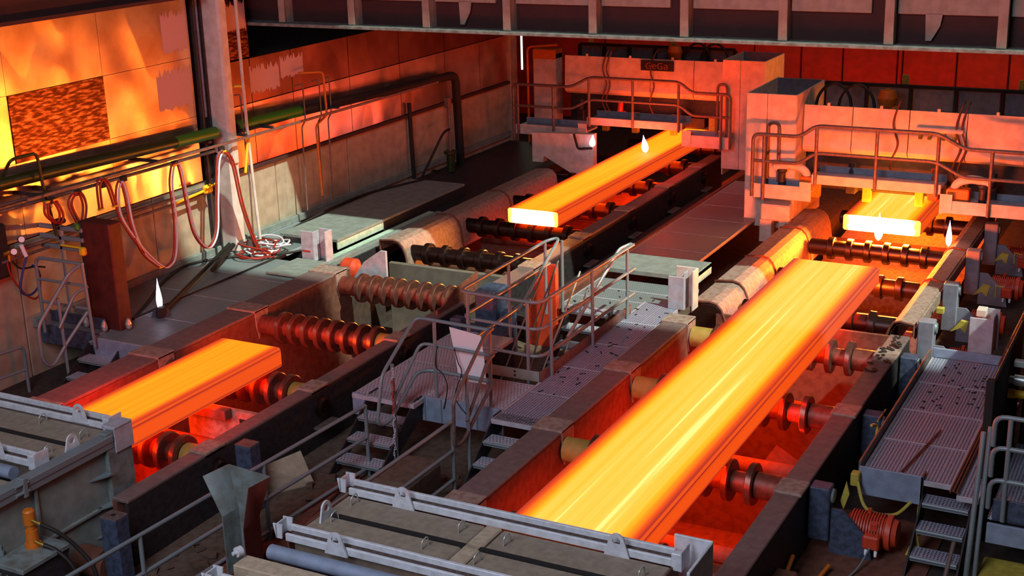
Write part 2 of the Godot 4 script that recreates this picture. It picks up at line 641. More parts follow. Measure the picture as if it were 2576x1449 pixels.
func build_girder() -> void:
	var t := thing("crane_girder", "long riveted crane girder with pale stiffeners spanning the hall overhead", "girder", V(-6, 4.08, -21))
	var st := S()
	B(st, -17.0, 9, 4.14, 6.6, -21.15, -21.05)
	part(t, "web", st, M.girder_web)
	st = S()
	B(st, -17.0, 9, 4.08, 4.14, -21.55, -20.70, 0.008)
	part(t, "bottom_flange", st, M.flange)
	st = S()
	B(st, -17.0, 9, 6.6, 6.66, -21.55, -20.70, 0.008)
	part(t, "top_flange", st, M.flange)
	var xs := [-15.75, -14.19, -12.61, -11.0, -9.39, -7.78, -6.16, -4.53, -2.91, -1.3, 0.3, 1.9]
	for i in xs.size():
		st = S()
		prism(st, [V(xs[i] + 0.02, 4.14, -21.05), V(xs[i] + 0.02, 4.14, -20.86), V(xs[i] + 0.02, 4.5, -20.80), V(xs[i] + 0.02, 6.6, -20.80), V(xs[i] + 0.02, 6.6, -21.05)], V(0.03, 0, 0))
		B(st, xs[i] - 0.075, xs[i] + 0.065, 4.15, 6.6, -20.80, -20.765, 0.005)
		part(t, "stiffener", st, M.girder)
		if i + 1 < xs.size():
			st = S()
			B(st, xs[i] + 0.07, xs[i + 1] - (0.09 if i % 2 else 0.32), 4.585, 5.6, -21.05, -20.97, 0.01)
			part(t, "cover_plate", st, M.girder)
	for x in [-12.05, -4.05]:
		st = S()
		prism(st, [V(x, 4.60, -20.97), V(x + 0.25, 4.60, -20.97), V(x + 0.22, 4.42, -20.97), V(x + 0.10, 4.2, -20.97), V(x + 0.02, 4.2, -20.97)], V(0, 0, -0.03))
		part(t, "gusset", st, M.girder)


# ---------------------------------------------------------------- the strands

func cap_line(t: Node3D, x0: float, x1: float, za: float, zb: float, joints: Array, inner: float) -> void:
	# flat cap plates between the roller brackets; inner = +1 when the channel lies at +x
	var ends := [za]
	ends.append_array(joints)
	ends.append(zb)
	for i in ends.size() - 1:
		var a: float = ends[i] - (0.17 if i > 0 else 0.0)
		var b: float = ends[i + 1] + (0.17 if i + 1 < ends.size() - 1 else 0.0)
		if a - b < 0.05:
			continue
		var st := S()
		B(st, x0, x1, 0.0, 0.05, a, b, 0.012)
		part(t, "cap_plate", st, M.cap)
	for z in joints:
		var st := S()
		B(st, x0 - 0.02, x1 + 0.02, 0.03, 0.075, z - 0.19, z + 0.19, 0.012)
		var br := part(t, "bracket_cover", st, M.cap_pale)
		st = S()
		var xi := x1 + 0.02 if inner > 0 else x0 - 0.02
		prism(st, [V(xi, 0.06, z + 0.17), V(xi, 0.06, z - 0.17), V(xi, -0.12, z - 0.17), V(xi, -0.2, z - 0.12), V(xi, -0.2, z + 0.02), V(xi, -0.42, z + 0.1), V(xi, -0.2, z + 0.15)], V(0.025 * -inner, 0, 0))
		part(br, "apron", st, M.cap_pale)
		if inner > 0 or x0 > -10.0:
			continue
		st = S()
		var xo := x0 if inner > 0 else x1
		lathe(st, V(xo, -0.22, z), V(-inner, 0, 0), [[0, 0.15], [0.04, 0.15], [0.05, 0.13], [0.08, 0.10], [0.08, 0]], 18)
		part(t, "bearing_cover", st, M.roller_dark)
		st = S()
		B(st, xo - 0.01 * inner, xo - 0.16 * inner, -0.5, -0.46, z - 0.22, z + 0.22, 0.008)
		part(t, "bearing_shelf", st, M.rail_dark)
	var st := S()
	var xa := x1 - 0.07 if inner > 0 else x0
	B(st, xa, xa + 0.07, -1.72, 0.0, za, zb)
	part(t, "inner_plate", st, M.side)
	st = S()
	xa = x0 if inner > 0 else x1 - 0.05
	B(st, xa, xa + 0.05, -0.8, 0.0, za, zb)
	part(t, "web", st, M.dark_steel)


func disc_roller(z: float, x0: float, x1: float, label: String, group: String, stub_at_left := true) -> void:
	var t := thing("roller", label, "roller", V((x0 + x1) / 2, -0.2, z), group)
	var o := V(x0, -0.2, z)
	var ln := x1 - x0
	var st := S()
	lathe(st, o, V(1, 0, 0), [[0.0, 0.0], [0.0, 0.13], [ln, 0.13], [ln, 0.0]])
	part(t, "shaft", st, M.roller)
	for e in 2:
		st = S()
		var a := 0.02 if e == 0 else ln - 0.36
		lathe(st, o, V(1, 0, 0), [[a, 0.13], [a, 0.165], [a + 0.34, 0.165], [a + 0.34, 0.13]])
		part(t, "stub", st, M.stub if (e == 1) == stub_at_left else M.roller)
	for k in 8:
		var a := 0.40 + (ln - 0.86) * k / 7.0
		st = S()
		lathe(st, o, V(1, 0, 0), [[a, 0.12], [a, 0.245], [a + 0.012, 0.26], [a + 0.078, 0.26], [a + 0.09, 0.245], [a + 0.09, 0.12]], 28)
		part(t, "disc", st, M.roller_shine)


func plain_roller(z: float, x0: float, x1: float, label: String, group: String) -> void:
	var t := thing("roller", label, "roller", V((x0 + x1) / 2, -0.2, z), group)
	var o := V(x0, -0.2, z)
	var ln := x1 - x0
	var st := S()
	lathe(st, o, V(1, 0, 0), [[0.0, 0.0], [0.0, 0.12], [0.02, 0.15], [ln - 0.02, 0.15], [ln, 0.12], [ln, 0.0]])
	part(t, "shaft", st, M.roller_dark)
	for k in 6:
		var a := 0.36 + (ln - 0.84) * k / 5.0
		st = S()
		lathe(st, o, V(1, 0, 0), [[a, 0.12], [a, 0.195], [a + 0.012, 0.21], [a + 0.11, 0.21], [a + 0.122, 0.195], [a + 0.122, 0.12]], 24)
		part(t, "ring", st, M.roller_dark)


func build_strands() -> void:
	# left strand beams
	var t := thing("channel_beam", "rusty cap beam along the left platform, holding the left strand's rollers", "beam", V(-13.8, 0, -14))
	cap_line(t, -14.06, -13.52, 3.0, -19.25, [-12.1, -14.35, -16.65, -18.95], 1)
	t = thing("channel_beam", "rusty cap beam on the right side of the left strand, in front of the middle landing", "beam", V(-10.7, 0, -14))
	cap_line(t, -10.86, -10.62, -10.4, -18.3, [-11.95, -14.2, -16.4], -1)
	st_plate(t)
	t = thing("channel_beam", "dark far beam edging the left strand beyond the guarded pit", "beam", V(-10.5, 0, -24))
	cap_line(t, -10.72, -10.42, -18.9, -30.5, [-20.6, -22.7, -24.9, -27.1, -29.2], -1)
	# right strand beams
	t = thing("channel_beam", "rusty cap beam between the middle walkway and the big glowing slab", "beam", V(-7.1, 0, -14))
	cap_line(t, -7.30, -6.9, 3.0, -19.05, [-12.0, -14.35, -16.6, -18.85], 1)
	t = thing("channel_beam", "rusty cap beam on the right side of the big slab, scale flaked at its far end", "beam", V(-3.83, 0, -14))
	cap_line(t, -3.97, -3.68, 3.0, -19.45, [-11.3, -13.85, -16.3, -18.6], -1)
	# rollers
	var gl := "ridged rollers of the left strand"
	var gr := "ridged rollers of the right strand"
	disc_roller(-12.1, -13.5, -10.86, "ridged roller under the left slab, next to the grey housing", gl)
	disc_roller(-14.4, -13.5, -10.86, "ridged roller beneath the far end of the left slab", gl)
	disc_roller(-16.65, -13.5, -10.86, "glowing red ridged roller in the open just beyond the left slab", gl)
	disc_roller(-18.95, -13.5, -10.86, "second bare ridged roller beyond the left slab, by the orange motor", gl)
	disc_roller(-11.95, -6.88, -3.99, "ridged roller under the big slab nearest the concrete lids", gr, false)
	disc_roller(-14.25, -6.88, -3.99, "ridged roller under the big slab beside the red motor", gr, false)
	disc_roller(-16.55, -6.88, -3.99, "ridged roller under the big slab halfway along", gr, false)
	disc_roller(-18.85, -6.88, -3.99, "ridged roller under the big slab by the flaked beam end", gr, false)
	var gf := "smooth dark rollers of the far left strand"
	var nm := ["dark roller just behind the grey wall plate of the left strand", "dark roller right under the white hot end of the far left slab", "dark roller under the far left slab, first behind its hot end", "dark roller under the middle of the far left slab", "dark roller under the rear of the far left slab", "dark roller under the left cutting bridge"]
	for i in 6:
		plain_roller([-21.25, -23.4, -25.5, -27.7, -29.9, -32.1][i], -13.5, -10.74, nm[i], gf)
	gf = "smooth dark rollers of the far right strand"
	nm = ["dark roller between hoods just beyond the big slab's tail", "dark roller beneath the tail of the big slab", "dark roller in front of the white hot slab face", "dark roller under the slab below the right cutting bridge"]
	for i in 4:
		plain_roller([-22.45, -20.5, -24.5, -26.8][i], -6.6, -4.05, nm[i], gf)
	# cross pipes over sheets and a sloping chute in each pit: they catch the glow
	var st := S()
	for s in [[-13.45, -10.88, "left"], [-6.82, -4.0, "right"]]:
		var tr := thing("scale_trough", "red lit scale trough with cross pipes under the %s strand" % s[2], "trough", V((s[0] + s[1]) / 2, -1.7, -18))
		for z in [-11.0, -13.2, -15.6, -17.7, -21.9, -24.0, -26.4]:
			if s[0] < -10 and z > -19.0 and z < -14.0:
				continue
			st = S()
			tube(st, [V(s[0], -0.62, z), V(s[1], -0.62, z)], 0.10, 10)
			part(tr, "cross_pipe", st, M.side)
			st = S()
			B(st, s[0], s[1], -1.66, -0.74, z - 0.03, z + 0.03)
			part(tr, "cross_sheet", st, M.cap_pale if z < -21 and s[0] > -10 else M.side)
		st = S()
		prism(st, [V(s[0], -1.4, -20.6), V(s[1], -1.4, -20.6), V(s[1], -0.74, -30), V(s[0], -0.74, -30)], V(0, -0.05, 0))
		part(tr, "chute", st, M.side if s[0] < -10 else M.cap_pale)
		st = S()
		B(st, s[0], s[1], -1.68, -1.62, -20.5, -10.0)
		part(tr, "bottom_sheet", st, M.side)
	st = S()
	prism(st, [V(-4.95, -1.7, -16.2), V(-4.95, -0.95, -16.2), V(-4.7, -0.55, -16.2), V(-4.35, -0.75, -16.2), V(-4.1, -1.1, -16.2), V(-4.1, -1.7, -16.2)], V(0, 0, 0.5))
	solo("scale_deflector", "glowing red peaked deflector plate in the pit beside the big slab", "plate", st, M.side)
	st = S()
	B(st, -12.2, -10.95, -1.7, -0.06, -13.35, -13.25, 0.015)
	var sf := solo("slotted_plate", "orange lit upright plate with a slot under the near left slab", "plate", st, M.cap_pale)
	st = S()
	B(st, -11.28, -11.18, -0.5, -0.16, -13.25, -13.24)
	part(sf, "slot", st, M.black)
	st = S()
	B(st, -12.2, -11.4, -0.16, -0.02, -13.25, -13.1, 0.01)
	part(sf, "ledge", st, M.side)
	# plate wall below the third roller of the left strand, and the right one
	st = S()
	B(st, -13.45, -10.9, -1.7, -0.17, -20.5, -20.4, 0.01)
	solo("trough_wall", "grey green stained wall plate behind the left strand's bare rollers", "plate", st, M.concrete_dark)
	st = S()
	prism(st, [V(-6.8, -1.7, -19.75), V(-6.8, -0.1, -19.75), V(-3.82, -0.1, -19.75), V(-3.7, -0.35, -19.75), V(-3.7, -1.7, -19.75)], V(0, 0, -0.06))
	solo("trough_wall", "upright plate across the right strand beside the flaked beam end", "plate", st, M.side)
	# rounded hoods over the hot end of the right strand
	var t1 := thing("side_hood", "row of rounded hoods on the left of the white hot slab", "hood", V(-6.9, 0, -22))
	var zs := [-19.75, -20.9, -22.5, -24.6, -26.2]
	for i in 4:
		hood(t1, -7.22, 1.0, zs[i] - 0.02, zs[i + 1], 0.0 if i != 0 else -0.02)
	t1 = thing("side_hood", "bent orange lit hood running along the right of the hot strand", "hood", V(-3.95, 0, -23))
	zs = [-19.9, -22.25, -24.3, -27.4]
	for i in 3:
		hood(t1, -3.72, -1.0, zs[i] - 0.02, zs[i + 1], 0.0)
	t1 = thing("side_hood", "cream rounded hood beside the dark rollers of the left strand", "hood", V(-13.5, 0, -22))
	zs = [-20.9, -23.0, -25.2, -27.6]
	for i in 3:
		hood(t1, -13.95, 1.0, zs[i] - 0.02, zs[i + 1], 0.0)


func st_plate(t: Node3D) -> void:
	var st := S()
	prism(st, [V(-10.72, -0.5, -17.55), V(-10.72, 0.12, -17.55), V(-10.72, 0.14, -17.75), V(-10.72, 0.30, -18.1), V(-10.72, 0.40, -18.9), V(-10.72, -0.2, -18.9)], V(0.03, 0, 0))
	part(t, "end_plate", st, M.side)


func hood(t: Node3D, xo: float, s: float, za: float, zb: float, dy: float) -> void:
	# flat outside, rounded shoulder, then down into the channel on the hot side
	var prof := [Vector2(0, -0.12), Vector2(0, 0.06), Vector2(0.30, 0.09), Vector2(0.42, 0.06), Vector2(0.50, -0.02), Vector2(0.56, -0.16), Vector2(0.62, -0.55)]
	var st := S()
	var pts := []
	for p: Vector2 in prof:
		pts.append(V(xo + s * p.x * (1.0 if s > 0 else 0.72), p.y + dy, za))
	for k in range(prof.size() - 1, -1, -1):
		pts.append(V(xo + s * (prof[k].x * (1.0 if s > 0 else 0.72) - 0.03), prof[k].y + dy - 0.035, za))
	prism(st, pts, V(0, 0, zb - za))
	var h := part(t, "hood", st, M.cap_pale)
	st = S()
	pts = []
	for p: Vector2 in prof:
		pts.append(V(xo + s * p.x * (1.0 if s > 0 else 0.72), p.y + dy + 0.012, za + 0.01))
	tube(st, pts, 0.022, 6)
	part(h, "rim", st, M.side)


# ---------------------------------------------------------------- slabs and flames

func uvquad(st: SurfaceTool, a: Vector3, b: Vector3, c: Vector3, d: Vector3, out: Vector3) -> void:
	# u from a to b, v from a to d
	var q := [[a, Vector2(0, 0)], [b, Vector2(1, 0)], [c, Vector2(1, 1)], [d, Vector2(0, 1)]]
	var order := [0, 2, 1, 0, 3, 2] if (b - a).cross(c - a).dot(out) > 0.0 else [0, 1, 2, 0, 2, 3]
	for i in order:
		st.set_uv(q[i][1])
		st.set_smooth_group(-1)
		st.add_vertex(q[i][0])


func slab(label: String, x0: float, x1: float, z0: float, z1: float, top: String, end: String) -> void:
	# z0 is the far end, z1 the near end
	var y0 := 0.06
	var y1 := 0.36
	var b := 0.03
	var st := S()
	uvquad(st, V(x0 + b, y1, z0), V(x1 - b, y1, z0), V(x1 - b, y1, z1), V(x0 + b, y1, z1), V(0, 1, 0))
	uvquad(st, V(x0 + b, y0, z0), V(x1 - b, y0, z0), V(x1 - b, y0, z1), V(x0 + b, y0, z1), V(0, -1, 0))
	st.generate_normals()
	var me := st.commit()
	st = S()
	for s in [[x0, -1.0], [x1, 1.0]]:
		var xi: float = s[0] - s[1] * b
		uvquad(st, V(s[0], y0 + b, z0), V(s[0], y1 - b, z0), V(s[0], y1 - b, z1), V(s[0], y0 + b, z1), V(s[1], 0, 0))
		uvquad(st, V(s[0], y1 - b, z0), V(xi, y1, z0), V(xi, y1, z1), V(s[0], y1 - b, z1), V(s[1], 1, 0))
		uvquad(st, V(s[0], y0 + b, z0), V(xi, y0, z0), V(xi, y0, z1), V(s[0], y0 + b, z1), V(s[1], -1, 0))
	st.generate_normals()
	st.commit(me)
	st = S()
	for z in [[z0, -1.0], [z1, 1.0]]:
		var p := [V(x0, y0 + b, z[0]), V(x0 + b, y0, z[0]), V(x1 - b, y0, z[0]), V(x1, y0 + b, z[0]), V(x1, y1 - b, z[0]), V(x1 - b, y1, z[0]), V(x0 + b, y1, z[0]), V(x0, y1 - b, z[0])]
		uvquad(st, p[0], p[3], p[4], p[7], V(0, 0, z[1]))
		uvquad(st, p[1], p[2], p[3], p[0], V(0, 0, z[1]))
		uvquad(st, p[7], p[4], p[5], p[6], V(0, 0, z[1]))
	st.generate_normals()
	st.commit(me)
	me.surface_set_material(0, M[top])
	me.surface_set_material(1, M.hot_side)
	me.surface_set_material(2, M[end])
	var o := MeshInstance3D.new()
	o.name = "hot_slab"
	o.mesh = me
	add_child(o, true)
	tag(o, label, "steel slab", "glowing slabs on the two strands")


func flame(label: String, at: Vector3, h: float, w: float, lean := Vector3()) -> void:
	var t := thing("flame", label, "flame", at, "white burner flames")
	var st := S()
	var prof := []
	for k in 13:
		var u := k / 12.0
		prof.append([u * h, w * pow(sin(PI * pow(u, 0.62)), 1.1) * (1.0 - 0.35 * u) + 0.0])
	prof[0][1] = 0.0
	prof[12][1] = 0.0
	lathe(st, at, UPV + lean, prof, 14, true)
	part(t, "fire", st, M.flame)
	var l := OmniLight3D.new()
	l.name = "flame_light"
	l.light_color = Color(0.95, 0.9, 1.0)
	l.light_energy = 0.05
	l.light_size = w
	l.omni_range = 30
	l.omni_attenuation = 2.0
	l.shadow_enabled = true
	t.add_child(l)
	l.position = V(0, h * 0.45, 0)


func build_slabs() -> void:
	slab("long yellow glowing slab lying on the right strand", -6.15, -4.68, -21.75, -7.0, "hot_right", "hot_far")
	slab("orange slab running under the grey housing on the left", -12.66, -11.57, -14.62, -6.0, "hot_left", "hot_left")
	slab("far orange slab with a white hot cut face on the left strand", -12.3, -11.2, -33.0, -23.05, "hot_far", "hot_end")
	slab("slab with a blinding white face coming out from under the right cutting bridge", -6.1, -4.66, -33.0, -24.95, "hot_right", "hot_end")
	var dn := V(0, -1, 0)
	slab_light(V(-5.4, 0.40, -16.3), Vector2(1.4, 10.6), Color(1.0, 0.32, 0.05), 60.0)
	slab_light(V(-12.1, 0.40, -12.8), Vector2(1.0, 3.4), Color(1.0, 0.24, 0.03), 18.0)
	slab_light(V(-11.75, 0.40, -28.0), Vector2(1.0, 9.5), Color(1.0, 0.27, 0.03), 60.0)
	slab_light(V(-5.38, 0.40, -28.0), Vector2(1.3, 6.0), Color(1.0, 0.50, 0.06), 60.0)
	slab_light(V(-5.38, 0.21, -24.9), Vector2(1.3, 0.26), Color(1.0, 0.50, 0.12), 120.0, V(0, 0, 1))
	slab_light(V(-11.75, 0.21, -23.0), Vector2(1.0, 0.26), Color(1.0, 0.60, 0.22), 16.0, V(0, 0, 1))
	slab_light(V(-5.4, 0.21, -21.8), Vector2(1.4, 0.26), Color(1.0, 0.36, 0.08), 58.0, V(0, 0, -1))
	slab_light(V(-12.1, 0.21, -14.66), Vector2(1.0, 0.26), Color(1.0, 0.30, 0.05), 14.0, V(0, 0, -1))
	slab_light(V(-4.64, 0.2, -16.3), Vector2(0.24, 10.6), Color(1.0, 0.18, 0.02), 12.0, V(1, 0, 0))
	slab_light(V(-6.19, 0.2, -16.3), Vector2(0.24, 10.6), Color(1.0, 0.18, 0.02), 9.0, V(-1, 0, 0))
	slab_light(V(-11.53, 0.2, -12.8), Vector2(0.24, 3.4), Color(1.0, 0.17, 0.02), 5.0, V(1, 0, 0))
	slab_light(V(-12.7, 0.2, -12.8), Vector2(0.24, 3.4), Color(1.0, 0.17, 0.02), 9.0, V(-1, 0, 0))
	slab_light(V(-11.16, 0.2, -28.0), Vector2(0.24, 9.5), Color(1.0, 0.18, 0.02), 22.0, V(1, 0, 0))
	slab_light(V(-5.4, 0.03, -16.3), Vector2(1.4, 10.6), Color(1.0, 0.16, 0.02), 70.0, dn)
	slab_light(V(-12.1, 0.03, -12.8), Vector2(1.0, 3.4), Color(1.0, 0.16, 0.02), 20.0, dn)
	slab_light(V(-11.75, 0.03, -28.0), Vector2(1.0, 9.5), Color(1.0, 0.18, 0.02), 50.0, dn)
	slab_light(V(-5.38, 0.03, -27.5), Vector2(1.3, 5.0), Color(1.0, 0.35, 0.05), 50.0, dn)
	flame("white burner flame standing on the left platform", V(-14.94, 0.10, -15.86), 0.55, 0.055)
	flame("white flame on the orange hood right of the hot slab face", V(-4.05, 0.08, -24.4), 0.50, 0.06)
	flame("left one of the two small white flames under the far bridge", V(-12.86, 0.50, -28.35), 0.30, 0.08, V(0.1, 0, 0))
	var bp := S()
	tube(bp, [V(-13.25, 0.8, -28.2), V(-13.2, 0.44, -28.3), V(-12.86, 0.47, -28.35)], 0.03, 8, 0.06)
	solo("burner_pipe", "dark bent burner pipe holding the small flame beside the far shield plate", "pipe", bp, M.dark)
	flame("white flame licking over the far left slab's rear", V(-11.68, 0.37, -28.75), 0.42, 0.09, V(-0.15, 0, 0))
	flame("white flame rising through the hot face below the right bridge", V(-5.35, 0.0, -24.62), 0.55, 0.085)


func slab_light(at: Vector3, size: Vector2, c: Color, e: float, face := UPV) -> void:
	var l := AreaLight3D.new()
	l.name = "slab_light"
	l.area_size = size
	l.light_color = c
	l.light_energy = e
	l.area_range = 60.0
	l.area_normalize_energy = true
	l.shadow_enabled = true
	add_child(l, true)
	l.look_at_from_position(at, at + face, Vector3(0, 0, -1) if absf(face.y) > 0.5 else UPV)


# ---------------------------------------------------------------- torch-cutting bridges

func build_machines() -> void:
	# the right one, column on its left; then the far one, mirrored
	machine(-5.57, -25.0, 1.0, -25.8, "right")
	machine(-12.08, -29.0, -1.0, -30.6, "far")


func rail_run(t: Node3D, called: String, pts: Array, r := 0.026, fil := 0.14) -> void:
	var st := S()
	tube(st, pts, r, 8, fil)
	part(t, called, st, M.rail)


func machine(cx: float, z: float, s: float, zt: float, which: String) -> void:
	var X := func(x: float) -> float: return cx + s * (x + 5.57)
	var far := which == "far"
	# box column, open at the top
	var t := thing("box_column", "pale open topped box column of the %s cutting bridge" % which, "column", V(X.call(-7.69), -0.1, z - 1.3))
	var sh := 0.40 if far else 0.0
	var c := [X.call(-8.19) + sh, X.call(-7.19) + sh, z - 0.34, z - (1.75 if far else 2.3)]
	var x0 := minf(c[0], c[1])
	var x1 := maxf(c[0], c[1])
	for k in 2:
		var st := S()
		B(st, lerpf(x0, x1, 0.42 * k) + 0.004, lerpf(x0, x1, 0.42 if k == 0 else 1.0) - 0.004, -0.15 if s > 0 else 0.0, 2.5, c[2] - 0.03, c[2], 0.008)
		part(t, "front_panel", st, M.cream)
	var st := S()
	B(st, x0, x0 + 0.03, -0.15, 2.5, c[3], c[2] - 0.03, 0.008)
	part(t, "side_panel", st, M.cream)
	st = S()
	B(st, x1 - 0.03, x1, -0.15, 2.5, c[3], c[2] - 0.03, 0.008)
	part(t, "side_panel", st, M.cream)
	st = S()
	B(st, x0, x1, 0.0, 2.5, c[3] - 0.03, c[3], 0.008)
	part(t, "back_panel", st, M.inside)
	st = S()
	B(st, x0 + 0.05, x1 - 0.05, 1.7, 1.75, c[3] + 0.03, c[2] - 0.05)
	B(st, x0 + 0.1, x1 - 0.2, 1.75, 1.95, c[3] + 0.3, c[2] - 0.5, 0.03)
	part(t, "inner_floor", st, M.dark_steel)
	# tank panels with a rounded lower edge
	t = thing("water_trough", "panelled trough body of the %s cutting bridge, lower edge rounded" % which, "machine", V(cx, 1.3, zt))
	var px := [-7.17, -6.22, -5.15, -4.10, -3.05, -2.0]
	if far:
		px = [-7.5, -6.45, -5.35, -4.25, -3.05]
	for i in px.size() - 1:
		st = S()
		var a: float = X.call(px[i]) + 0.008 * s
		var b: float = X.call(px[i + 1]) - 0.008 * s
		var prof := []
		for p in [[0.0, 2.25], [0.04, 1.55], [0.06, 1.45], [0.02, 1.37], [-0.08, 1.31], [-0.3, 1.28], [-0.3, 1.33], [-0.05, 1.38], [0.0, 1.47], [-0.03, 2.25]]:
			prof.append(V(a, p[1], zt + p[0]))
		prism(st, prof, V(b - a, 0, 0))
		var pn := part(t, "panel", st, M.cream)
		st = S()
		B(st, (a + b) / 2 - 0.03, (a + b) / 2 + 0.03, 2.24, 2.31, zt - 0.03, zt + 0.01, 0.01)
		part(pn, "lifting_eye", st, M.cream)
	st = S()
	B(st, minf(X.call(px[0]), X.call(px[-1])), maxf(X.call(px[0]), X.call(px[-1])), 0.55, 1.36, zt - 1.2, zt - 0.32)
	part(t, "body", st, M.dark_steel)
	for x in [-6.9, -5.9, -4.9, -4.1]:
		st = S()
		B(st, X.call(x) - 0.08, X.call(x) + 0.08, 0.40, 0.9, zt - 0.2, zt - 0.05, 0.01)
		part(t, "torch_block", st, M.yellow_dull)
	st = S()
	B(st, minf(X.call(-6.7), X.call(-4.4)), maxf(X.call(-6.7), X.call(-4.4)), 0.62, 0.86, zt - 0.34, zt - 0.1, 0.01)
	part(t, "torch_beam", st, M.dark_steel)
	# back screen with window frames
	var xr: float = X.call(-2.0 if not far else -3.1)
	t = thing("back_screen", "dark framed back screen of the %s cutting bridge with grey plates" % which, "screen", V(cx, 1.3, z - 2.4))
	st = S()
	var xa := minf(X.call(-7.2), xr)
	var xb := maxf(X.call(-7.2), xr)
	B(st, xa, xb, 2.40, 2.47, z - 2.42, z - 2.34, 0.01)
	B(st, xa, xb, 1.3, 1.8, z - 2.42, z - 2.34, 0.01)
	var n := 6
	for k in n + 1:
		var x := lerpf(xa, xb, float(k) / n)
		B(st, x - 0.04, x + 0.04, 1.3, 2.42, z - 2.42, z - 2.33, 0.01)
	part(t, "frame", st, M.dark)
	for k in n:
		st = S()
		B(st, lerpf(xa, xb, float(k) / n) + 0.05, lerpf(xa, xb, (k + 1.0) / n) - 0.05, 1.8, 2.39, z - 2.40, z - 2.38, 0.005)
		part(t, "plate", st, M.inside)
	for x in [-5.6, -3.4]:
		st = S()
		B(st, X.call(x) - 0.07, X.call(x) + 0.07, 2.47, 2.66, z - 2.44, z - 2.4, 0.01)
		part(t, "tab", st, M.yellow_dull)
	# hydraulics between trough and screen
	t = thing("torch_carriage", "dark carriage with motors and looping hoses atop the %s cutting bridge" % which, "machine", V(cx, 1.3, zt - 0.8))
	for k in 4:
		st = S()
		var x: float = X.call(-6.75 + 1.12 * k)
		B(st, x - 0.32, x + 0.26, 1.36, 1.95 + 0.06 * (k % 2), zt - 1.0, zt - 0.4, 0.04)
		lathe(st, V(x - 0.2, 1.98, zt - 0.7), V(1, 0, 0), [[0, 0], [0, 0.16], [0.34, 0.16], [0.34, 0]], 16)
		part(t, "motor", st, M.dark if k % 2 == 0 else M.dark_steel)
	st = S()
	lathe(st, V(X.call(-5.72), 2.2, zt - 0.62), UPV, [[0, 0.0], [0, 0.16], [0.16, 0.19], [0.30, 0.14], [0.34, 0.0]], 14)
	B(st, X.call(-5.72) - 0.16, X.call(-5.72) + 0.2, 1.9, 2.2, zt - 0.75, zt - 0.5, 0.03)
	part(t, "reel", st, M.orange)
	for k in 5:
		st = S()
		var x: float = X.call([-6.75, -6.30, -5.4, -4.25, -4.15][k])
		var pp := [V(x - 0.35 * s, 1.5, zt - 0.5), V(x - 0.32 * s, 2.3, zt - 0.6), V(x, 2.58, zt - 0.65), V(x + 0.32 * s, 2.3, zt - 0.6), V(x + 0.36 * s, 1.5, zt - 0.5)]
		if k >= 2:
			pp = [V(x, 2.35, zt - 0.5), V(x + 0.05, 2.42, zt - 0.1), V(x - 0.03, 2.0, zt + 0.09), V(x + 0.07, 1.6, zt + 0.1), V(x - 0.05, 1.2, zt + 0.1), V(x + 0.1, 0.9, zt + 0.15)]
		tube(st, spline(pp), 0.03 if k < 2 else 0.018, 8)
		part(t, "hose", st, M.rubber if k < 2 else M.side)
	for k in 3:
		st = S()
		var x: float = X.call([-6.15, -4.6, -3.55][k])
		tube(st, [V(x, 1.2, zt + 0.12), V(x, 0.95, zt + 0.16)], 0.07, 10)
		B(st, x - 0.1, x + 0.1, 0.6, 0.95, zt - 0.02, zt + 0.22, 0.02)
		part(t, "valve_block", st, M.motor_red if k == 1 else M.dark_steel)
	if not far:
		for k in 2:
			t = thing("pump", ["orange lit elbow pump on the left step of the right bridge", "orange lit elbow pump on the right step of the right bridge"][k], "pump", V(cx, 0.7, z - 0.2))
			var px0: float = [-7.1, -3.95][k]
			var d: float = [1.0, -1.0][k]
			st = S()
			tube(st, spline([V(px0 - 0.45 * d, 1.10, z - 0.22), V(px0 - 0.1 * d, 1.16, z - 0.22), V(px0 + 0.16 * d, 1.06, z - 0.22), V(px0 + 0.22 * d, 0.8, z - 0.22)]), 0.08, 10)
			part(t, "elbow", st, M.cream)
			st = S()
			B(st, px0 + 0.08, px0 + 0.34 * d + 0.02, 0.72, 0.98, z - 0.34, z - 0.1, 0.02)
			part(t, "block", st, M.orange)
			st = S()
			lathe(st, V(px0 - 0.3 * d, 0.7, z - 0.22), UPV, [[0, 0.07], [0.3, 0.07], [0.34, 0.1], [0.38, 0.1], [0.38, 0]], 12)
			part(t, "stand", st, M.dark_steel)
		t = thing("pipe_manifold", "horizontal lit manifold with stubs on the right bridge's trough panels", "pipe", V(-4.7, 1.9, zt))
		st = S()
		tube(st, [V(-5.0, 1.92, zt + 0.08), V(-4.15, 1.92, zt + 0.08)], 0.05, 10)
		part(t, "pipe", st, M.cream)
		for x in [-4.92, -4.75, -4.5, -4.3]:
			st = S()
			tube(st, [V(x, 1.9, zt + 0.08), V(x, 1.74, zt + 0.1)], 0.035, 8)
			part(t, "stub", st, M.yellow_dull)
	# the walkway in front: raised in the middle, with a railing that follows it
	t = thing("bridge_walkway", "narrow walkway with salmon fascia across the %s cutting bridge" % which, "walkway", V(cx, 0.6, z))
	var lv := [[-7.90, -6.76, 0.52, 0.80], [-6.76, -4.36, 0.88, 1.06], [-4.36, -2.0, 0.54, 0.78]]
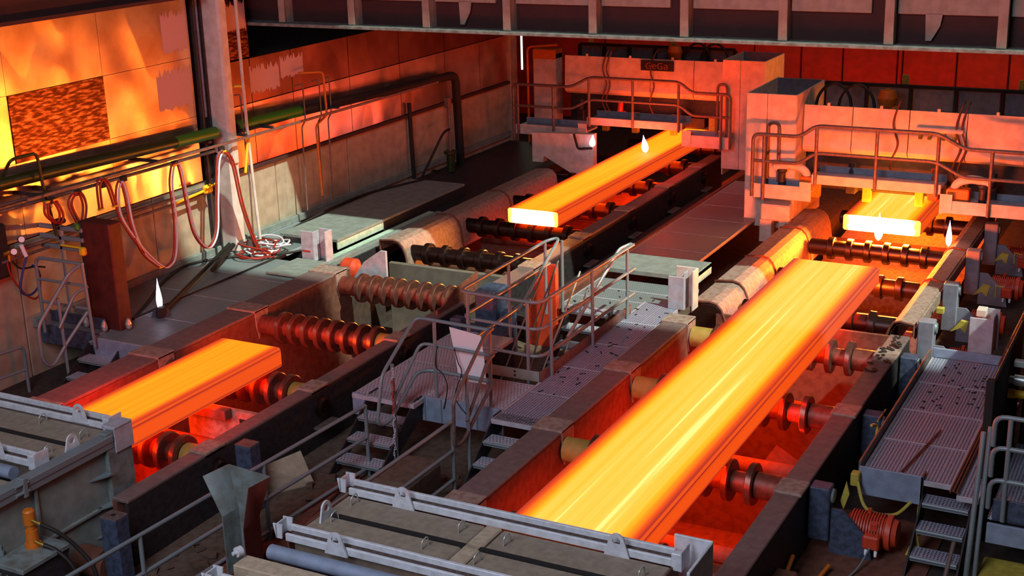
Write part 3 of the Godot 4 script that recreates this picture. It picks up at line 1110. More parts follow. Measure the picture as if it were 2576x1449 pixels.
	for i in 3:
		if far and i == 2:
			lv[i] = [-4.36, -2.45, 0.54, 0.78]
		var a := minf(X.call(lv[i][0]), X.call(lv[i][1]))
		var b := maxf(X.call(lv[i][0]), X.call(lv[i][1]))
		st = S()
		B(st, a, b, lv[i][2], lv[i][3], z - 0.03, z, 0.008)
		part(t, "fascia", st, M.cream)
		st = S()
		B(st, a, b, lv[i][3] - 0.1, lv[i][3] - 0.06, z - (0.31 if i == 0 else 0.62), z - 0.03)
		part(t, "deck", st, M.blue_steel)
		st = S()
		B(st, a, b, lv[i][3] - 0.06, lv[i][3] + 0.06, z - (0.31 if i == 0 else 0.62), z - (0.29 if i == 0 else 0.6))
		part(t, "kick_plate", st, M.blue_steel)
	for x in [-6.76, -4.36]:
		st = S()
		var e: float = X.call(x) + s * (-0.22 if x < -6 else 0.22)
		prism(st, [V(X.call(x), 0.52, z), V(X.call(x), 0.9, z), V(e, 0.9, z), V(e, 0.6, z)], V(0, 0, 0.02))
		part(t, "step_plate", st, M.cream)
	t = thing("bridge_railing", "salmon lit tube railing of the %s cutting bridge, raised in the middle" % which, "railing", V(cx, 0.6, z))
	var right_end := -2.0
	if far:
		right_end = -2.43
	rail_run(t, "top_rail", [V(X.call(-7.92), 0.55, z + 0.03), V(X.call(-7.92), 1.78, z + 0.03), V(X.call(-7.0), 1.78, z + 0.03), V(X.call(-6.70), 2.01, z + 0.03), V(X.call(-4.46), 2.01, z + 0.03), V(X.call(-3.98), 1.76, z + 0.03), V(X.call(right_end), 1.76, z + 0.03)] + ([V(X.call(right_end - 0.0) , 0.4, z + 0.03)] if far else []), 0.036)
	rail_run(t, "mid_rail", [V(X.call(-7.92), 1.26, z + 0.03), V(X.call(-7.0), 1.26, z + 0.03), V(X.call(-6.70), 1.49, z + 0.03), V(X.call(-4.46), 1.49, z + 0.03), V(X.call(-3.98), 1.24, z + 0.03), V(X.call(right_end), 1.24, z + 0.03)], 0.033)
	for p in [[-7.70, 0.50, 1.78], [-6.68, 0.85, 2.01], [-5.55, 0.88, 2.01], [-4.44, 0.85, 2.01], [-3.50, 0.54, 1.76], [-2.55, 0.54, 1.76]]:
		rail_run(t, "post", [V(X.call(p[0]), p[1], z + 0.03), V(X.call(p[0]), p[2], z + 0.03)], 0.034)
	rail_run(t, "end_loop", [V(X.call(-7.72), 0.5, z - 0.3), V(X.call(-7.72), 1.95, z - 0.3), V(X.call(-7.50), 1.95, z - 0.3), V(X.call(-7.50), 0.8, z - 0.3)], 0.032)
	for ch in t.get_children():
		(ch as MeshInstance3D).mesh.surface_set_material(0, M.rail_dark)
	# feet under the bridge beside the strand
	if s > 0:
		t = thing("torch_stand", "salmon lit box stand with a slotted foot left of the right bridge's slab", "stand", V(-7.3, -0.1, -25.0))
		st = S()
		B(st, -7.72, -7.14, 0.1, 0.42, -25.2, -24.9, 0.03)
		part(t, "box", st, M.cream)
		st = S()
		B(st, -7.74, -7.5, -0.35, 0.1, -25.15, -24.95, 0.01)
		B(st, -7.36, -7.16, -0.35, 0.1, -25.15, -24.95, 0.01)
		part(t, "foot", st, M.cream)
	else:
		t = thing("bench_plate", "long grey pink shield plate left of the far slab", "plate", V(-14, 0, -28.6))
		st = S()
		prism(st, [V(-14.5, 0.0, -28.5), V(-14.22, 0.0, -28.5), V(-14.2, 0.16, -28.5), V(-12.9, -0.5, -28.5), V(-12.9, 0.76, -28.5), V(-14.5, 0.70, -28.5)], V(0, 0, -0.2))
		part(t, "plate", st, M.cream)
		t = thing("name_sign", "small dark sign with worn red lettering on the far trough", "sign", V(-11.85, 2.2, zt))
		var sx := -12.12
		st = S()
		B(st, sx - 0.42, sx + 0.42, 1.98, 2.22, zt + 0.03, zt + 0.07, 0.006)
		part(t, "plate", st, M.dark)
		var tm := TextMesh.new()
		var sf := SystemFont.new()
		sf.font_names = PackedStringArray(["Droid Sans"])
		sf.font_weight = 700
		sf.font_italic = true
		tm.font = sf
		tm.text = "GeGa"
		tm.font_size = 20
		tm.pixel_size = 0.0115
		tm.depth = 0.012
		tm.material = M.side
		var l := MeshInstance3D.new()
		l.name = "lettering"
		l.mesh = tm
		t.add_child(l)
		l.position = V(sx, 2.10, zt + 0.075) - t.position
		t = thing("yellow_cabinet", "pale cabinet with a bent yellow pipe at the left end of the far bridge", "cabinet", V(-15.4, 0, -31))
		st = S()
		B(st, -15.75, -15.1, -0.6, 2.2, -31.5, -31.1, 0.02)
		part(t, "body", st, M.cream)
		st = S()
		B(st, -15.75, -15.1, 2.05, 2.3, -31.52, -31.08, 0.02)
		part(t, "band", st, M.orange)
		rail_run(t, "pipe", [V(-15.85, -0.4, -31), V(-15.85, 2.36, -31), V(-15.0, 2.44, -31)], 0.03)
		(t.get_node("pipe") as MeshInstance3D).mesh.surface_set_material(0, M.orange)


# ---------------------------------------------------------------- decks

func deck(label: String, m: Material, x0: float, x1: float, za: float, zb: float, y: float, pieces: int, side := "", along_z := true) -> Node3D:
	var t := thing("grating_deck", label, "walkway", V((x0 + x1) / 2, y - 0.05, (za + zb) / 2))
	for k in pieces:
		var st := S()
		var a := lerpf(za, zb, float(k) / pieces) - 0.006
		var b := lerpf(za, zb, (k + 1.0) / pieces) + 0.006
		B(st, x0 + 0.006, x1 - 0.006, y - 0.03, y, a, b)
		var g := part(t, "grating", st, m)
		st = S()
		B(st, x0, x1, y - 0.06, y + 0.003, a - 0.012, a + 0.012, 0.004)
		B(st, x0, x0 + 0.02, y - 0.06, y + 0.003, a, b)
		B(st, x1 - 0.02, x1, y - 0.06, y + 0.003, a, b)
		part(g, "frame", st, M.grey_box)
	return t


func board(t: Node3D, called: String, x0: float, x1: float, y0: float, y1: float, z0: float, z1: float, m: Material) -> MeshInstance3D:
	var st := S()
	B(st, x0, x1, y0, y1, z0, z1, 0.006)
	return part(t, called, st, m)


func stair(t: Node3D, x0: float, x1: float, z: float, y: float, n: int, tread: Material) -> void:
	# goes down towards +z from the deck edge z
	for k in n:
		var st := S()
		var yy := y - 0.2 * k
		var zz := z + 0.28 * k - 0.02
		B(st, x0, x1, yy - 0.03, yy, zz - 0.26, zz - 0.03)
		var tr := part(t, "tread", st, tread)
		st = S()
		tube(st, [V(x0, yy - 0.018, zz - 0.015), V(x1, yy - 0.018, zz - 0.015)], 0.02, 8)
		B(st, x0, x1, yy - 0.06, yy - 0.01, zz - 0.035, zz - 0.015)
		part(tr, "nosing", st, M.rail)
	for x in [x0 - 0.03, x1 + 0.01]:
		var st := S()
		var e := 0.28 * n
		prism(st, [V(x, y + 0.02, z - 0.3), V(x, y + 0.02, z - 0.1), V(x, y - 0.2 * n + 0.02, z + e - 0.1), V(x, y - 0.2 * n - 0.02, z + e - 0.1), V(x, y - 0.2 * n - 0.02, z + e - 0.3), V(x, y - 0.24, z - 0.3)], V(0.02, 0, 0))
		part(t, "stringer", st, M.dark_steel)


func build_decks() -> void:
	var t: Node3D
	# middle: landing, walkway beside the right strand, far gratings
	t = deck("nubbed landing grating at the head of the left middle stair", M.nub, -10.15, -9.15, -14.3, -17.2, 0, 2)
	board(t, "fascia", -10.15, -9.95, -0.3, 0.02, -14.33, -14.3, M.blue_steel)
	t = deck("narrow nubbed landing in front of the guarded pit", M.nub, -9.15, -7.98, -14.62, -15.6, 0, 1)
	board(t, "fascia", -9.2, -7.95, -0.34, 0.02, -14.62, -14.58, M.blue_steel)
	for x in [-9.16, -8.9, -8.35, -7.99]:
		var st := S()
		B(st, x, x + 0.02, -0.32, 0.02, -14.58, -14.565)
		part(t, "seam", st, M.rail)
	deck("ribbed middle walkway beside the big slab, seen past the guard rail", M.grating, -7.97, -7.33, -14.3, -19.6, 0, 5)
	deck("stained plates of the middle walkway behind the guarded pit", M.plate_grate, -9.2, -7.4, -19.0, -20.6, -0.01, 3)
	deck("far middle walkway gratings between the two strands", M.plate_grate, -9.35, -7.95, -21.5, -28.3, 0, 6)
	t = thing("cover_plate", "raised grey plate on the middle walkway, lit along its edge", "plate", V(-8.2, 0, -21))
	board(t, "plate", -9.1, -7.5, 0.12, 0.2, -21.5, -20.55, M.duct_grey)
	board(t, "skirt", -7.52, -7.5, 0.0, 0.2, -21.5, -20.55, M.pale_green)
	var st := S()
	B(st, -9.45, -9.36, -0.8, 0.02, -29, -19.2, 0.01)
	solo("edge_beam", "rust brown edge beam along the far middle walkway", "beam", st, M.side)
	st = S()
	B(st, -10.3, -9.5, -0.8, -0.5, -29, -19.2)
	solo("trench_bed", "dark bed of the trench between far beam and middle walkway", "trench", st, M.dark_steel)
	st = S()
	tube(st, [V(-9.75, -0.44, -19.3), V(-9.75, -0.44, -29)], 0.06, 8)
	solo("trench_pipe", "pipe in the trench next to the middle walkway's edge beam", "pipe", st, M.rail_dark)
	st = S()
	tube(st, [V(-9.95, -0.44, -19.3), V(-9.95, -0.44, -29)], 0.06, 8)
	solo("trench_pipe", "pipe in the trench nearer the far left beam", "pipe", st, M.dark)
	# left platform
	t = deck("left platform gratings running along the concrete wall", M.plate_grate, -16.42, -15.25, -14.75, -21.7, 0, 6)
	t = deck("left platform gratings next to the left strand's beam", M.plate_grate, -15.23, -14.08, -14.62, -19.3, 0, 4)
	board(t, "fascia", -15.2, -14.1, -0.32, 0.0, -14.62, -14.59, M.blue_steel)
	t = thing("platform_beam", "blue grey edge beam of the left platform behind the stair", "beam", V(-15.8, -0.2, -14.7))
	board(t, "beam", -16.45, -15.2, -0.28, 0.02, -14.75, -14.70, M.dark_blue)
	board(t, "kick_plate", -16.45, -15.25, 0.02, 0.2, -14.95, -14.93, M.dark_blue)
	t = thing("raised_duct", "raised flat cover duct running along the left wall into the dark", "duct", V(-15.2, 0, -23))
	board(t, "lid", -15.85, -14.5, 0.12, 0.18, -25.2, -20.3, M.duct_grey)
	board(t, "side_skirt", -14.53, -14.5, -0.02, 0.14, -21.9, -20.3, M.pale_green)
	board(t, "dark_skirt", -14.52, -14.5, -0.3, 0.14, -25.2, -21.9, M.dark)
	board(t, "plinth", -16.42, -14.08, -0.35, -0.1, -31, -20.2, M.dark_steel)
	t = thing("sill_beams", "pale green sill tracks beside the left strand past the channel post", "beam", V(-14.3, 0, -21))
	board(t, "track", -14.42, -14.3, -0.1, -0.02, -23.5, -19.3, M.pale_green)
	board(t, "track", -14.22, -14.1, -0.1, 0.0, -23.5, -19.3, M.duct_grey)
	t = thing("toe_box", "low pale box step beside the left channel post", "step", V(-14.4, 0, -19))
	board(t, "top", -14.75, -14.08, 0.02, 0.06, -19.35, -18.4, M.duct_grey)
	st = S()
	tube(st, [V(-15.24, 0.02, -14.9), V(-15.2, 0.02, -19.6)], 0.018, 6)
	solo("floor_pipe", "thin dark pipe lying along the middle of the left platform", "pipe", st, M.rubber)
	# grey sensor posts standing at the same line across the hall
	t = thing("channel_post", "grey folded sheet post with a red mark on the left platform", "post", V(-14.4, 0, -19.46), "folded grey sheet posts across the strands")
	board(t, "face", -14.70, -14.42, 0.0, 0.56, -19.46, -19.43, M.grey_box)
	board(t, "flank", -14.44, -14.42, 0.0, 0.56, -19.62, -19.46, M.grey_box)
	board(t, "flank", -14.20, -14.17, 0.0, 0.58, -19.66, -19.46, M.grey_box)
	board(t, "back", -14.44, -14.17, 0.0, 0.58, -19.68, -19.65, M.grey_box)
	board(t, "mark", -14.68, -14.50, 0.17, 0.20, -19.43, -19.425, M.red_paint)
	t = thing("channel_post", "grey folded sheet post beside the middle walkway", "post", V(-7.3, 0, -19.45), "folded grey sheet posts across the strands")
	board(t, "face", -7.50, -7.23, 0.0, 0.55, -19.45, -19.42, M.grey_box)
	board(t, "flank", -7.25, -7.23, 0.0, 0.62, -19.62, -19.45, M.grey_box)
	board(t, "flank", -7.11, -7.08, 0.0, 0.66, -19.66, -19.45, M.cream)
	board(t, "back", -7.45, -7.08, 0.0, 0.66, -19.68, -19.65, M.cream)
	t = thing("channel_post", "grey folded sheet post at the head of the right walkway", "post", V(-2.65, 0, -19.2), "folded grey sheet posts across the strands")
	board(t, "face", -2.82, -2.49, 0.0, 0.54, -19.25, -19.22, M.grey_box)
	board(t, "flank", -2.51, -2.49, 0.0, 0.56, -19.5, -19.25, M.grey_box)
	board(t, "back", -2.75, -2.45, 0.0, 0.62, -19.52, -19.5, M.grey_box)
	board(t, "head", -2.75, -2.62, 0.54, 0.64, -19.5, -19.3, M.cream)
	# right walkway
	t = deck("right walkway of open bar gratings with a toe board", M.grating, -3.24, -2.2, -14.74, -18.85, 0, 4)
	board(t, "toe_board", -3.27, -2.53, -0.3, 0.06, -14.74, -14.71, M.blue_steel)
	board(t, "side_board", -3.28, -3.25, -0.12, 0.12, -18.85, -14.72, M.rail_dark)
	board(t, "back_board", -3.24, -2.3, 0.0, 0.14, -18.9, -18.86, M.blue_steel)
	board(t, "side_board", -2.56, -2.53, -0.3, 0.06, -14.9, -14.71, M.rail_dark)
	deck("narrow outer bar grating right of the loose rods", M.grating, -2.12, -1.88, -14.5, -17.6, 0, 2)


# ---------------------------------------------------------------- middle: rails, stairs, tools

func build_center_rails() -> void:
	var t := thing("steel_stair", "perforated steel stair on the left of the middle landing", "stairs", V(-9.55, -0.8, -13.9))
	stair(t, -9.9, -9.22, -14.3, 0, 4, M.nub)
	t = thing("steel_stair", "perforated steel stair tucked against the big slab's left beam", "stairs", V(-7.65, -0.8, -13.9))
	stair(t, -7.95, -7.36, -14.28, 0, 4, M.nub)
	# railing of the landing, its rails running down beside the left stair
	t = thing("landing_railing", "grey tube railing of the landing, looping down beside the left stair", "railing", V(-8.7, 0, -14.6))
	var a := -9.2
	rail_run(t, "top_rail", [V(-8.12, 1.1, -14.64), V(a - 0.08, 1.12, -14.66), V(a - 0.05, 0.62, -13.72), V(a - 0.05, -0.02, -13.55), V(a, -0.05, -13.75), V(a, 0.40, -14.5), V(-9.05, 0.40, -14.64), V(-8.12, 0.38, -14.64)], 0.026, 0.12)
	rail_run(t, "mid_rail", [V(-8.12, 0.75, -14.64), V(a - 0.02, 0.76, -14.66), V(a, 0.22, -13.9)], 0.024, 0.12)
	for x in [-8.98, -8.14]:
		rail_run(t, "post", [V(x, -0.2, -14.62), V(x, 1.1, -14.64)])
	rail_run(t, "stair_post", [V(a, -0.8, -13.9), V(a, 0.72, -13.9)])
	t = thing("stair_railing", "brown tube handrail looping down from the landing corner to the right stair", "railing", V(-8.1, 0, -14.2))
	rail_run(t, "top_rail", [V(-8.10, 1.12, -14.66), V(-8.10, 1.10, -14.45), V(-8.10, 0.5, -13.58), V(-8.10, -0.12, -13.55), V(-8.10, -0.13, -13.78), V(-8.10, 0.38, -14.62)], 0.025, 0.1)
	rail_run(t, "mid_rail", [V(-8.10, 0.75, -14.66), V(-8.10, 0.73, -14.5), V(-8.10, 0.1, -13.9)], 0.023, 0.08)
	rail_run(t, "post", [V(-8.10, -0.8, -13.93), V(-8.10, 0.70, -13.93)])
	for c in t.get_children():
		if c.name != "post":
			(c as MeshInstance3D).mesh.surface_set_material(0, M.rail_dark)
	# guard round the pit behind the landing
	t = thing("pit_guard", "three bar guard railing with toe plate round the pit in the middle", "railing", V(-8.5, 0, -17.2))
	rail_run(t, "top_rail", [V(-9.12, 0.4, -17.35), V(-9.08, 1.2, -18.75), V(-9.25, 1.16, -18.6), V(-9.25, 1.15, -15.8), V(-7.96, 1.15, -15.74), V(-7.90, 1.15, -18.95)], 0.026, 0.16)
	rail_run(t, "mid_rail", [V(-9.25, 0.76, -18.7), V(-9.25, 0.75, -15.84), V(-7.96, 0.75, -15.76), V(-7.90, 0.75, -19.0)], 0.026, 0.2)
	rail_run(t, "low_rail", [V(-9.25, 0.36, -18.0), V(-9.2, 0.35, -15.84), V(-7.96, 0.35, -15.76), V(-7.90, 0.35, -18.95)], 0.026, 0.2)
	for p in [[-9.12, -15.8], [-8.15, -15.75], [-7.92, -16.02], [-7.91, -17.4], [-7.90, -18.7], [-9.25, -17.3], [-9.25, -18.55], [-9.05, -18.75]]:
		rail_run(t, "post", [V(p[0], -0.05, p[1]), V(p[0], 1.15, p[1])])
	board(t, "toe_plate", -9.2, -7.95, 0.0, 0.15, -15.74, -15.71, M.duct_grey)
	board(t, "toe_plate", -7.97, -7.94, 0.0, 0.15, -18.95, -15.71, M.rail_dark)
	for y in [0.05, 0.11]:
		var sb := S()
		lathe(sb, V(-8.35, y, -15.71), V(0, 0, 1), [[0, 0.018], [0.008, 0.014], [0.008, 0]], 8)
		part(t, "bolt", sb, M.dark)
	rail_run(t, "stair_rail", [V(-8.28, 0.1, -17.3), V(-8.05, 1.12, -18.75), V(-7.92, 1.17, -18.95), V(-7.92, 1.15, -18.8)], 0.026, 0.06)
	for c in t.get_children():
		if (c.name as String).begins_with("stair_rail"):
			(c as MeshInstance3D).mesh.surface_set_material(0, M.silver)
	var st := S()
	t = thing("pit_stair", "short stair dropping into the guarded pit", "stairs", V(-8.5, -0.8, -18.2))
	stair(t, -8.95, -8.3, -18.75, -0.02, 4, M.nub)
	# tools leaning in the pit
	var rods := [[-8.95, -15.95, -9.05, -18.1, 0.85], [-8.75, -16.0, -8.9, -18.3, 0.95], [-8.5, -16.1, -8.85, -18.0, 0.8], [-8.3, -16.6, -8.35, -18.2, 0.6], [-8.4, -16.1, -8.62, -18.5, 0.75]]
	for k in 5:
		st = S()
		tube(st, [V(rods[k][0], -0.75, rods[k][1]), V(rods[k][2], rods[k][4], rods[k][3])], 0.016, 6)
		solo("long_rod", ["leftmost long rod leaning in the guarded pit", "second long rod leaning in the guarded pit", "middle long rod leaning in the guarded pit", "long rod leaning near the short stair in the pit", "pale long rod leaning on the pit's far rail"][k], "rod", st, M.rail_dark if k < 3 else M.silver, "rods leaning in the pit")
	st = S()
	B(st, -10.38, -10.0, -0.8, 0.32, -18.7, -18.2, 0.03)
	B(st, -10.0, -9.8, -0.8, 0.0, -18.6, -18.3, 0.03)
	solo("drive_housing", "blue grey upright drive housing behind the guarded pit", "machine", st, M.dark_blue)
	st = S()
	prism(st, [V(-9.85, -0.8, -19.0), V(-9.85, -0.25, -19.0), V(-9.72, -0.05, -19.0), V(-9.66, 0.45, -19.0), V(-9.5, 0.62, -19.0), V(-9.3, 0.62, -19.0), V(-9.3, -0.8, -19.0)], V(0, 0, -0.12))
	solo("lit_plate", "orange lit curved guard plate standing behind the leaning rods", "plate", st, M.motor_red)
	st = S()
	B(st, -10.3, -9.5, -0.8, -0.12, -17.9, -17.3, 0.03)
	B(st, -10.45, -10.25, -0.8, 0.05, -17.7, -17.5, 0.02)
	solo("gear_unit", "blue grey gear unit behind the guard rail on the left strand's edge", "machine", st, M.dark_blue)
	# paper hanging on the rail
	t = thing("paper_sheet", "white paper sheet taped to the landing railing", "paper", V(-8.5, 0.3, -14.6))
	st = S()
	prism(st, [V(-8.78, 1.04, -14.69), V(-8.30, 0.98, -14.69), V(-8.26, 0.66, -14.69), V(-8.24, 0.30, -14.69), V(-8.66, 0.30, -14.69), V(-8.70, 0.62, -14.69)], V(0, 0, -0.004))
	part(t, "sheet", st, M.paper)
	st = S()
	tube(st, spline([V(-8.92, 0.78, -14.6), V(-8.95, 0.5, -14.58), V(-8.85, 0.38, -14.6), V(-8.78, 0.2, -14.58), V(-8.84, -0.1, -14.56)]), 0.008, 5)
	solo("loose_wire", "thin brown wire dangling left of the white paper", "wire", st, M.rubber)
	st = S()
	tube(st, spline([V(-8.66, 0.78, -14.6), V(-8.6, 0.6, -14.58), V(-8.55, 0.45, -14.58), V(-8.66, 0.1, -14.57), V(-8.5, -0.12, -14.56)]), 0.008, 5)
	solo("loose_wire", "thin brown wire dangling in front of the white paper", "wire", st, M.rubber)
	# chain closing the left stair
	t = thing("plastic_chain", "red and white chain hanging at the foot of the left middle stair", "chain", V(-9.2, -0.7, -13.8))
	for k in 30:
		st = S()
		var y := 0.66 - 0.042 * k
		var p := V(-9.17 + 0.012 * sin(k * 1.3), y, -13.86 + 0.002 * k)
		var q := Basis(UPV, PI / 2 * (k % 2) + 0.4)
		var ring := []
		for j in 9:
			ring.append(p + q * V(cos(TAU * j / 8.0) * 0.011, sin(TAU * j / 8.0) * 0.025, 0))
		tube(st, ring, 0.005, 5)
		part(t, "link", st, M.red_paint if k > 3 and k < 15 else M.hose_white)
	# lower rails in front of the landing
	t = thing("low_railing", "three bar grey railing beside the grey funnel post, running to the left stair", "railing", V(-9.6, -0.8, -11))
	for y in [[0.2, 0.0], [-0.25, 0.0], [-0.68, 0.0]]:
		rail_run(t, "rail", [V(-9.80, y[0], -7.6), V(-9.47, y[0], -13.62)], 0.026)
	for z in [-7.8, -9.6, -11.6, -13.62]:
		var x := lerpf(-9.80, -9.47, (z + 7.6) / -6.02)
		rail_run(t, "post", [V(x, -0.8, z), V(x, 0.2, z)])
	t = thing("low_railing", "three bar grey railing ending in the gap before the right stair", "railing", V(-8.2, -0.8, -12.5))
	for y in [0.2, -0.2, -0.6]:
		rail_run(t, "rail", [V(-8.2, y, -11.0), V(-8.16, y, -13.62)], 0.026)
	for z in [-11.2, -13.62]:
		rail_run(t, "post", [V(-8.16, -0.8, z), V(-8.16, 0.2, z)])
	st = S()
	B(st, -8.95, -8.35, -1.0, -0.38, -13.65, -12.8, 0.05)
	solo("concrete_block", "stained concrete block on the lower floor between the two low railings", "block", st, M.debris)
	st = S()
	prism(st, [V(-10.32, -0.78, -12.60), V(-9.98, -0.78, -13.08), V(-10.18, -0.36, -13.10), V(-10.38, -0.38, -12.50)], V(-0.02, -0.03, 0.02))
	solo("mineral_board", "pale tan board leaning behind the low railing", "board", st, M.cover_strip)
	# planks and rubble strips on the lower floor
	for k in 7:
		st = S()
		var z := -8.2 - k * 0.75
		OB(st, V(-9.55 + 0.12 * (k % 3), -0.76, z), V(0.16, 0.06, 1.5), Basis(UPV, 0.12 * (k % 4) - 0.1), 0.01)
		solo("rusty_strip", "rusty steel strip lying on the debris floor, %s from the funnel post" % ["first", "second", "third", "fourth", "fifth", "sixth", "seventh"][k], "strip", st, M.side, "rusty strips on the lower floor")
	var r := RandomNumberGenerator.new()
	r.seed = 4
	st = S()
	for k in 160:
		var p := V(r.randf_range(-10.4, -8.2), -0.78, r.randf_range(-14, -7.5))
		OB(st, p, V(r.randf_range(0.03, 0.16), r.randf_range(0.02, 0.07), r.randf_range(0.03, 0.2)), Basis(UPV, r.randf() * 6) * Basis(V(1, 0, 0), r.randf_range(-0.3, 0.3)), 0.005)
	var rb := solo("rubble", "scale flakes and rubble scattered over the lower floor", "rubble", st, M.debris)
	rb.set_meta("kind", "stuff")
	st = S()
	for k in 45:
		var p := V(r.randf_range(-9.1, -7.4), 0.005, r.randf_range(-20.5, -15.0))
		if p.z > -19 and p.x < -8.0:
			p.x = r.randf_range(-7.9, -7.4)
		OB(st, p, V(r.randf_range(0.02, 0.09), 0.01, r.randf_range(0.01, 0.025)), Basis(UPV, r.randf() * 6))
	for k in 45:
		OB(st, V(r.randf_range(-3.1, -2.3), 0.005, r.randf_range(-18.7, -16.9)), V(r.randf_range(0.015, 0.045), 0.012, r.randf_range(0.015, 0.03)), Basis(UPV, r.randf() * 6))
	for k in 26:
		OB(st, V(r.randf_range(-3.96, -3.70), 0.083, r.randf_range(-19.4, -17.6)), V(r.randf_range(0.03, 0.08), 0.014, r.randf_range(0.03, 0.07)), Basis(UPV, r.randf() * 6))
	rb = solo("scale_flakes", "dark scale flakes strewn on the walkways and the right beam's far end", "rubble", st, M.dark)
	rb.set_meta("kind", "stuff")


# ---------------------------------------------------------------- left side

func build_left_side() -> void:
	var t: Node3D
	var st := S()
	# big pipe along the wall on brackets
	t = thing("green_pipe", "fat dark green pipe running along the left wall sheets", "pipe", V(-16.1, 2.3, -20))
	tube(st, [V(-16.2, 2.52, -8), V(-16.2, 2.49, -14.1), V(-16.2, 2.37, -18.3)], 0.10, 14)
	part(t, "near_run", st, M.green_dark)
	st = S()
	tube(st, [V(-16.2, 2.37, -18.0), V(-16.2, 2.35, -19.1)], 0.108, 14)
	part(t, "near_sleeve", st, M.green)
	st = S()
	tube(st, [V(-16.2, 2.35, -19.72), V(-16.2, 2.29, -21.7)], 0.108, 14)
	part(t, "far_sleeve", st, M.green)
	st = S()
	tube(st, [V(-16.2, 2.30, -19.7), V(-16.2, 2.29, -21.6), V(-16.2, 2.09, -27.9), V(-16.2, -0.2, -28.0)], 0.10, 14, 0.22)
	part(t, "far_run", st, M.dark)
	for z in [-12.0, -15.0, -18.9, -22.5, -25.5]:
		st = S()
		B(st, -16.5, -16.15, 2.18, 2.24, z - 0.05, z + 0.05, 0.01)
		part(t, "bracket", st, M.dark_steel)
	# thinner tubes under it
	for k in 2:
		st = S()
		tube(st, [V(-16.28 + 0.1 * k, 2.22 - 0.06 * k, -8), V(-16.28 + 0.1 * k, 2.08 - 0.06 * k, -19.0)], 0.03, 8)
		solo("wall_tube", ["thin tube just under the fat green pipe", "second thin tube below the fat green pipe"][k], "pipe", st, M.rail_dark)
	# trolley rail with hose loops
	t = thing("hose_rail", "thin trolley rail carrying the hanging hose loops along the left wall", "rail", V(-15.9, 2.15, -18))
	st = S()
	beam(st, V(-15.9, 2.22, -14.3), V(-15.9, 2.13, -26.6), 0.035, 0.05, 0.006)
	part(t, "rail", st, M.rail_dark)
	for z in [-14.6, -17.2, -19.6, -20.4, -22.6]:
		st = S()
		B(st, -16.5, -15.88, 2.2, 2.25, z - 0.03, z + 0.03, 0.008)
		part(t, "bracket", st, M.dark_steel)
	for z in [-14.78, -15.33, -15.90, -16.36, -17.62, -18.88]:
		st = S()
		B(st, -15.93, -15.87, 2.06, 2.15, z - 0.07, z + 0.07, 0.01)
		part(t, "trolley", st, M.dark)
	var loops := [
		["first hose loop from the left on the trolley rail", [[2.10, -14.66], [1.9, -14.64], [1.72, -14.84], [1.85, -14.93], [2.1, -14.82]], 0],
		["second hose loop from the left, red beside white", [[1.62, -15.25], [1.94, -15.13], [2.09, -15.24], [2.06, -15.38], [1.83, -15.43], [1.55, -15.33]], 1],
		["short third hose loop before the bright wall sheet", [[1.72, -15.77], [2.1, -15.78], [2.2, -15.9], [2.05, -16.0], [1.70, -16.09]], 2],
		["long fourth hose loop hanging in front of the concrete wall", [[2.06, -16.32], [1.95, -16.19], [1.58, -16.16], [1.58, -16.16]], 3]]
	for l in loops:
		var pts := []
		if l[2] == 3:
			continue
		for p in l[1]:
			pts.append(V(-15.9, p[0], p[1]))
		hoses(l[0], pts)
	hoses("long fourth hose loop hanging in front of the concrete wall", [V(-15.9, 0.4, -16.98), V(-15.9, 0.75, -16.62), V(-15.9, 1.3, -16.42), V(-15.9, 1.85, -16.36), V(-15.9, 2.07, -16.28), V(-15.9, 1.9, -16.18), V(-15.9, 1.5, -16.18), V(-15.9, 0.9, -16.55), V(-15.9, 0.42, -17.0), V(-15.9, 0.38, -17.22), V(-15.9, 0.55, -17.38), V(-15.9, 1.1, -17.47), V(-15.9, 1.75, -17.46), V(-15.9, 2.08, -17.56)])
	hoses("fifth hose loop hanging beside the black post", [V(-15.88, 2.08, -17.56), V(-15.88, 2.02, -17.70), V(-15.88, 1.34, -17.80), V(-15.88, 0.75, -17.92), V(-15.88, 0.42, -18.22), V(-15.88, 0.64, -18.49), V(-15.88, 1.28, -18.6), V(-15.88, 1.9, -18.72), V(-15.88, 2.06, -18.86)])
	hoses("hose run falling past the wrapped column to the tangled heap", [V(-15.86, 2.06, -18.86), V(-15.84, 1.84, -19.06), V(-15.82, 1.01, -19.2), V(-15.80, 0.36, -19.40), V(-15.75, 0.06, -19.5)])
	# gas feed pipes bent over the fat pipe
	for k in 3:
		st = S()
		var z0: float = [-19.58, -21.85, -14.45][k]
		if k == 0:
			tube(st, [V(-16.35, 3.1, -19.55), V(-16.0, 3.1, -19.78), V(-16.0, 2.16, -19.78), V(-16.0, 1.5, -19.62)], 0.028, 8, 0.08)
			solo("gas_pipe", "yellow gas pipe bent over beside the wrapped column", "pipe", st, M.yellow)
		elif k == 1:
			tube(st, [V(-16.35, 3.0, -21.95), V(-16.05, 2.98, -22.36), V(-16.05, 2.10, -22.40), V(-16.05, 1.95, -22.0), V(-16.05, 0.5, -22.05)], 0.024, 8, 0.08)
			solo("gas_pipe", "orange gas pipe bent over the dark pipe in the second bay", "pipe", st, M.orange)
		else:
			tube(st, [V(-16.3, 2.5, -14.2), V(-16.02, 2.86, -14.2), V(-16.02, 2.86, -14.72), V(-16.02, 2.4, -14.75), V(-16.02, 1.5, -14.9)], 0.026, 8, 0.1)
			solo("gas_pipe", "dark green gas pipe bent over the fat pipe at the left edge", "pipe", st, M.green_dark)
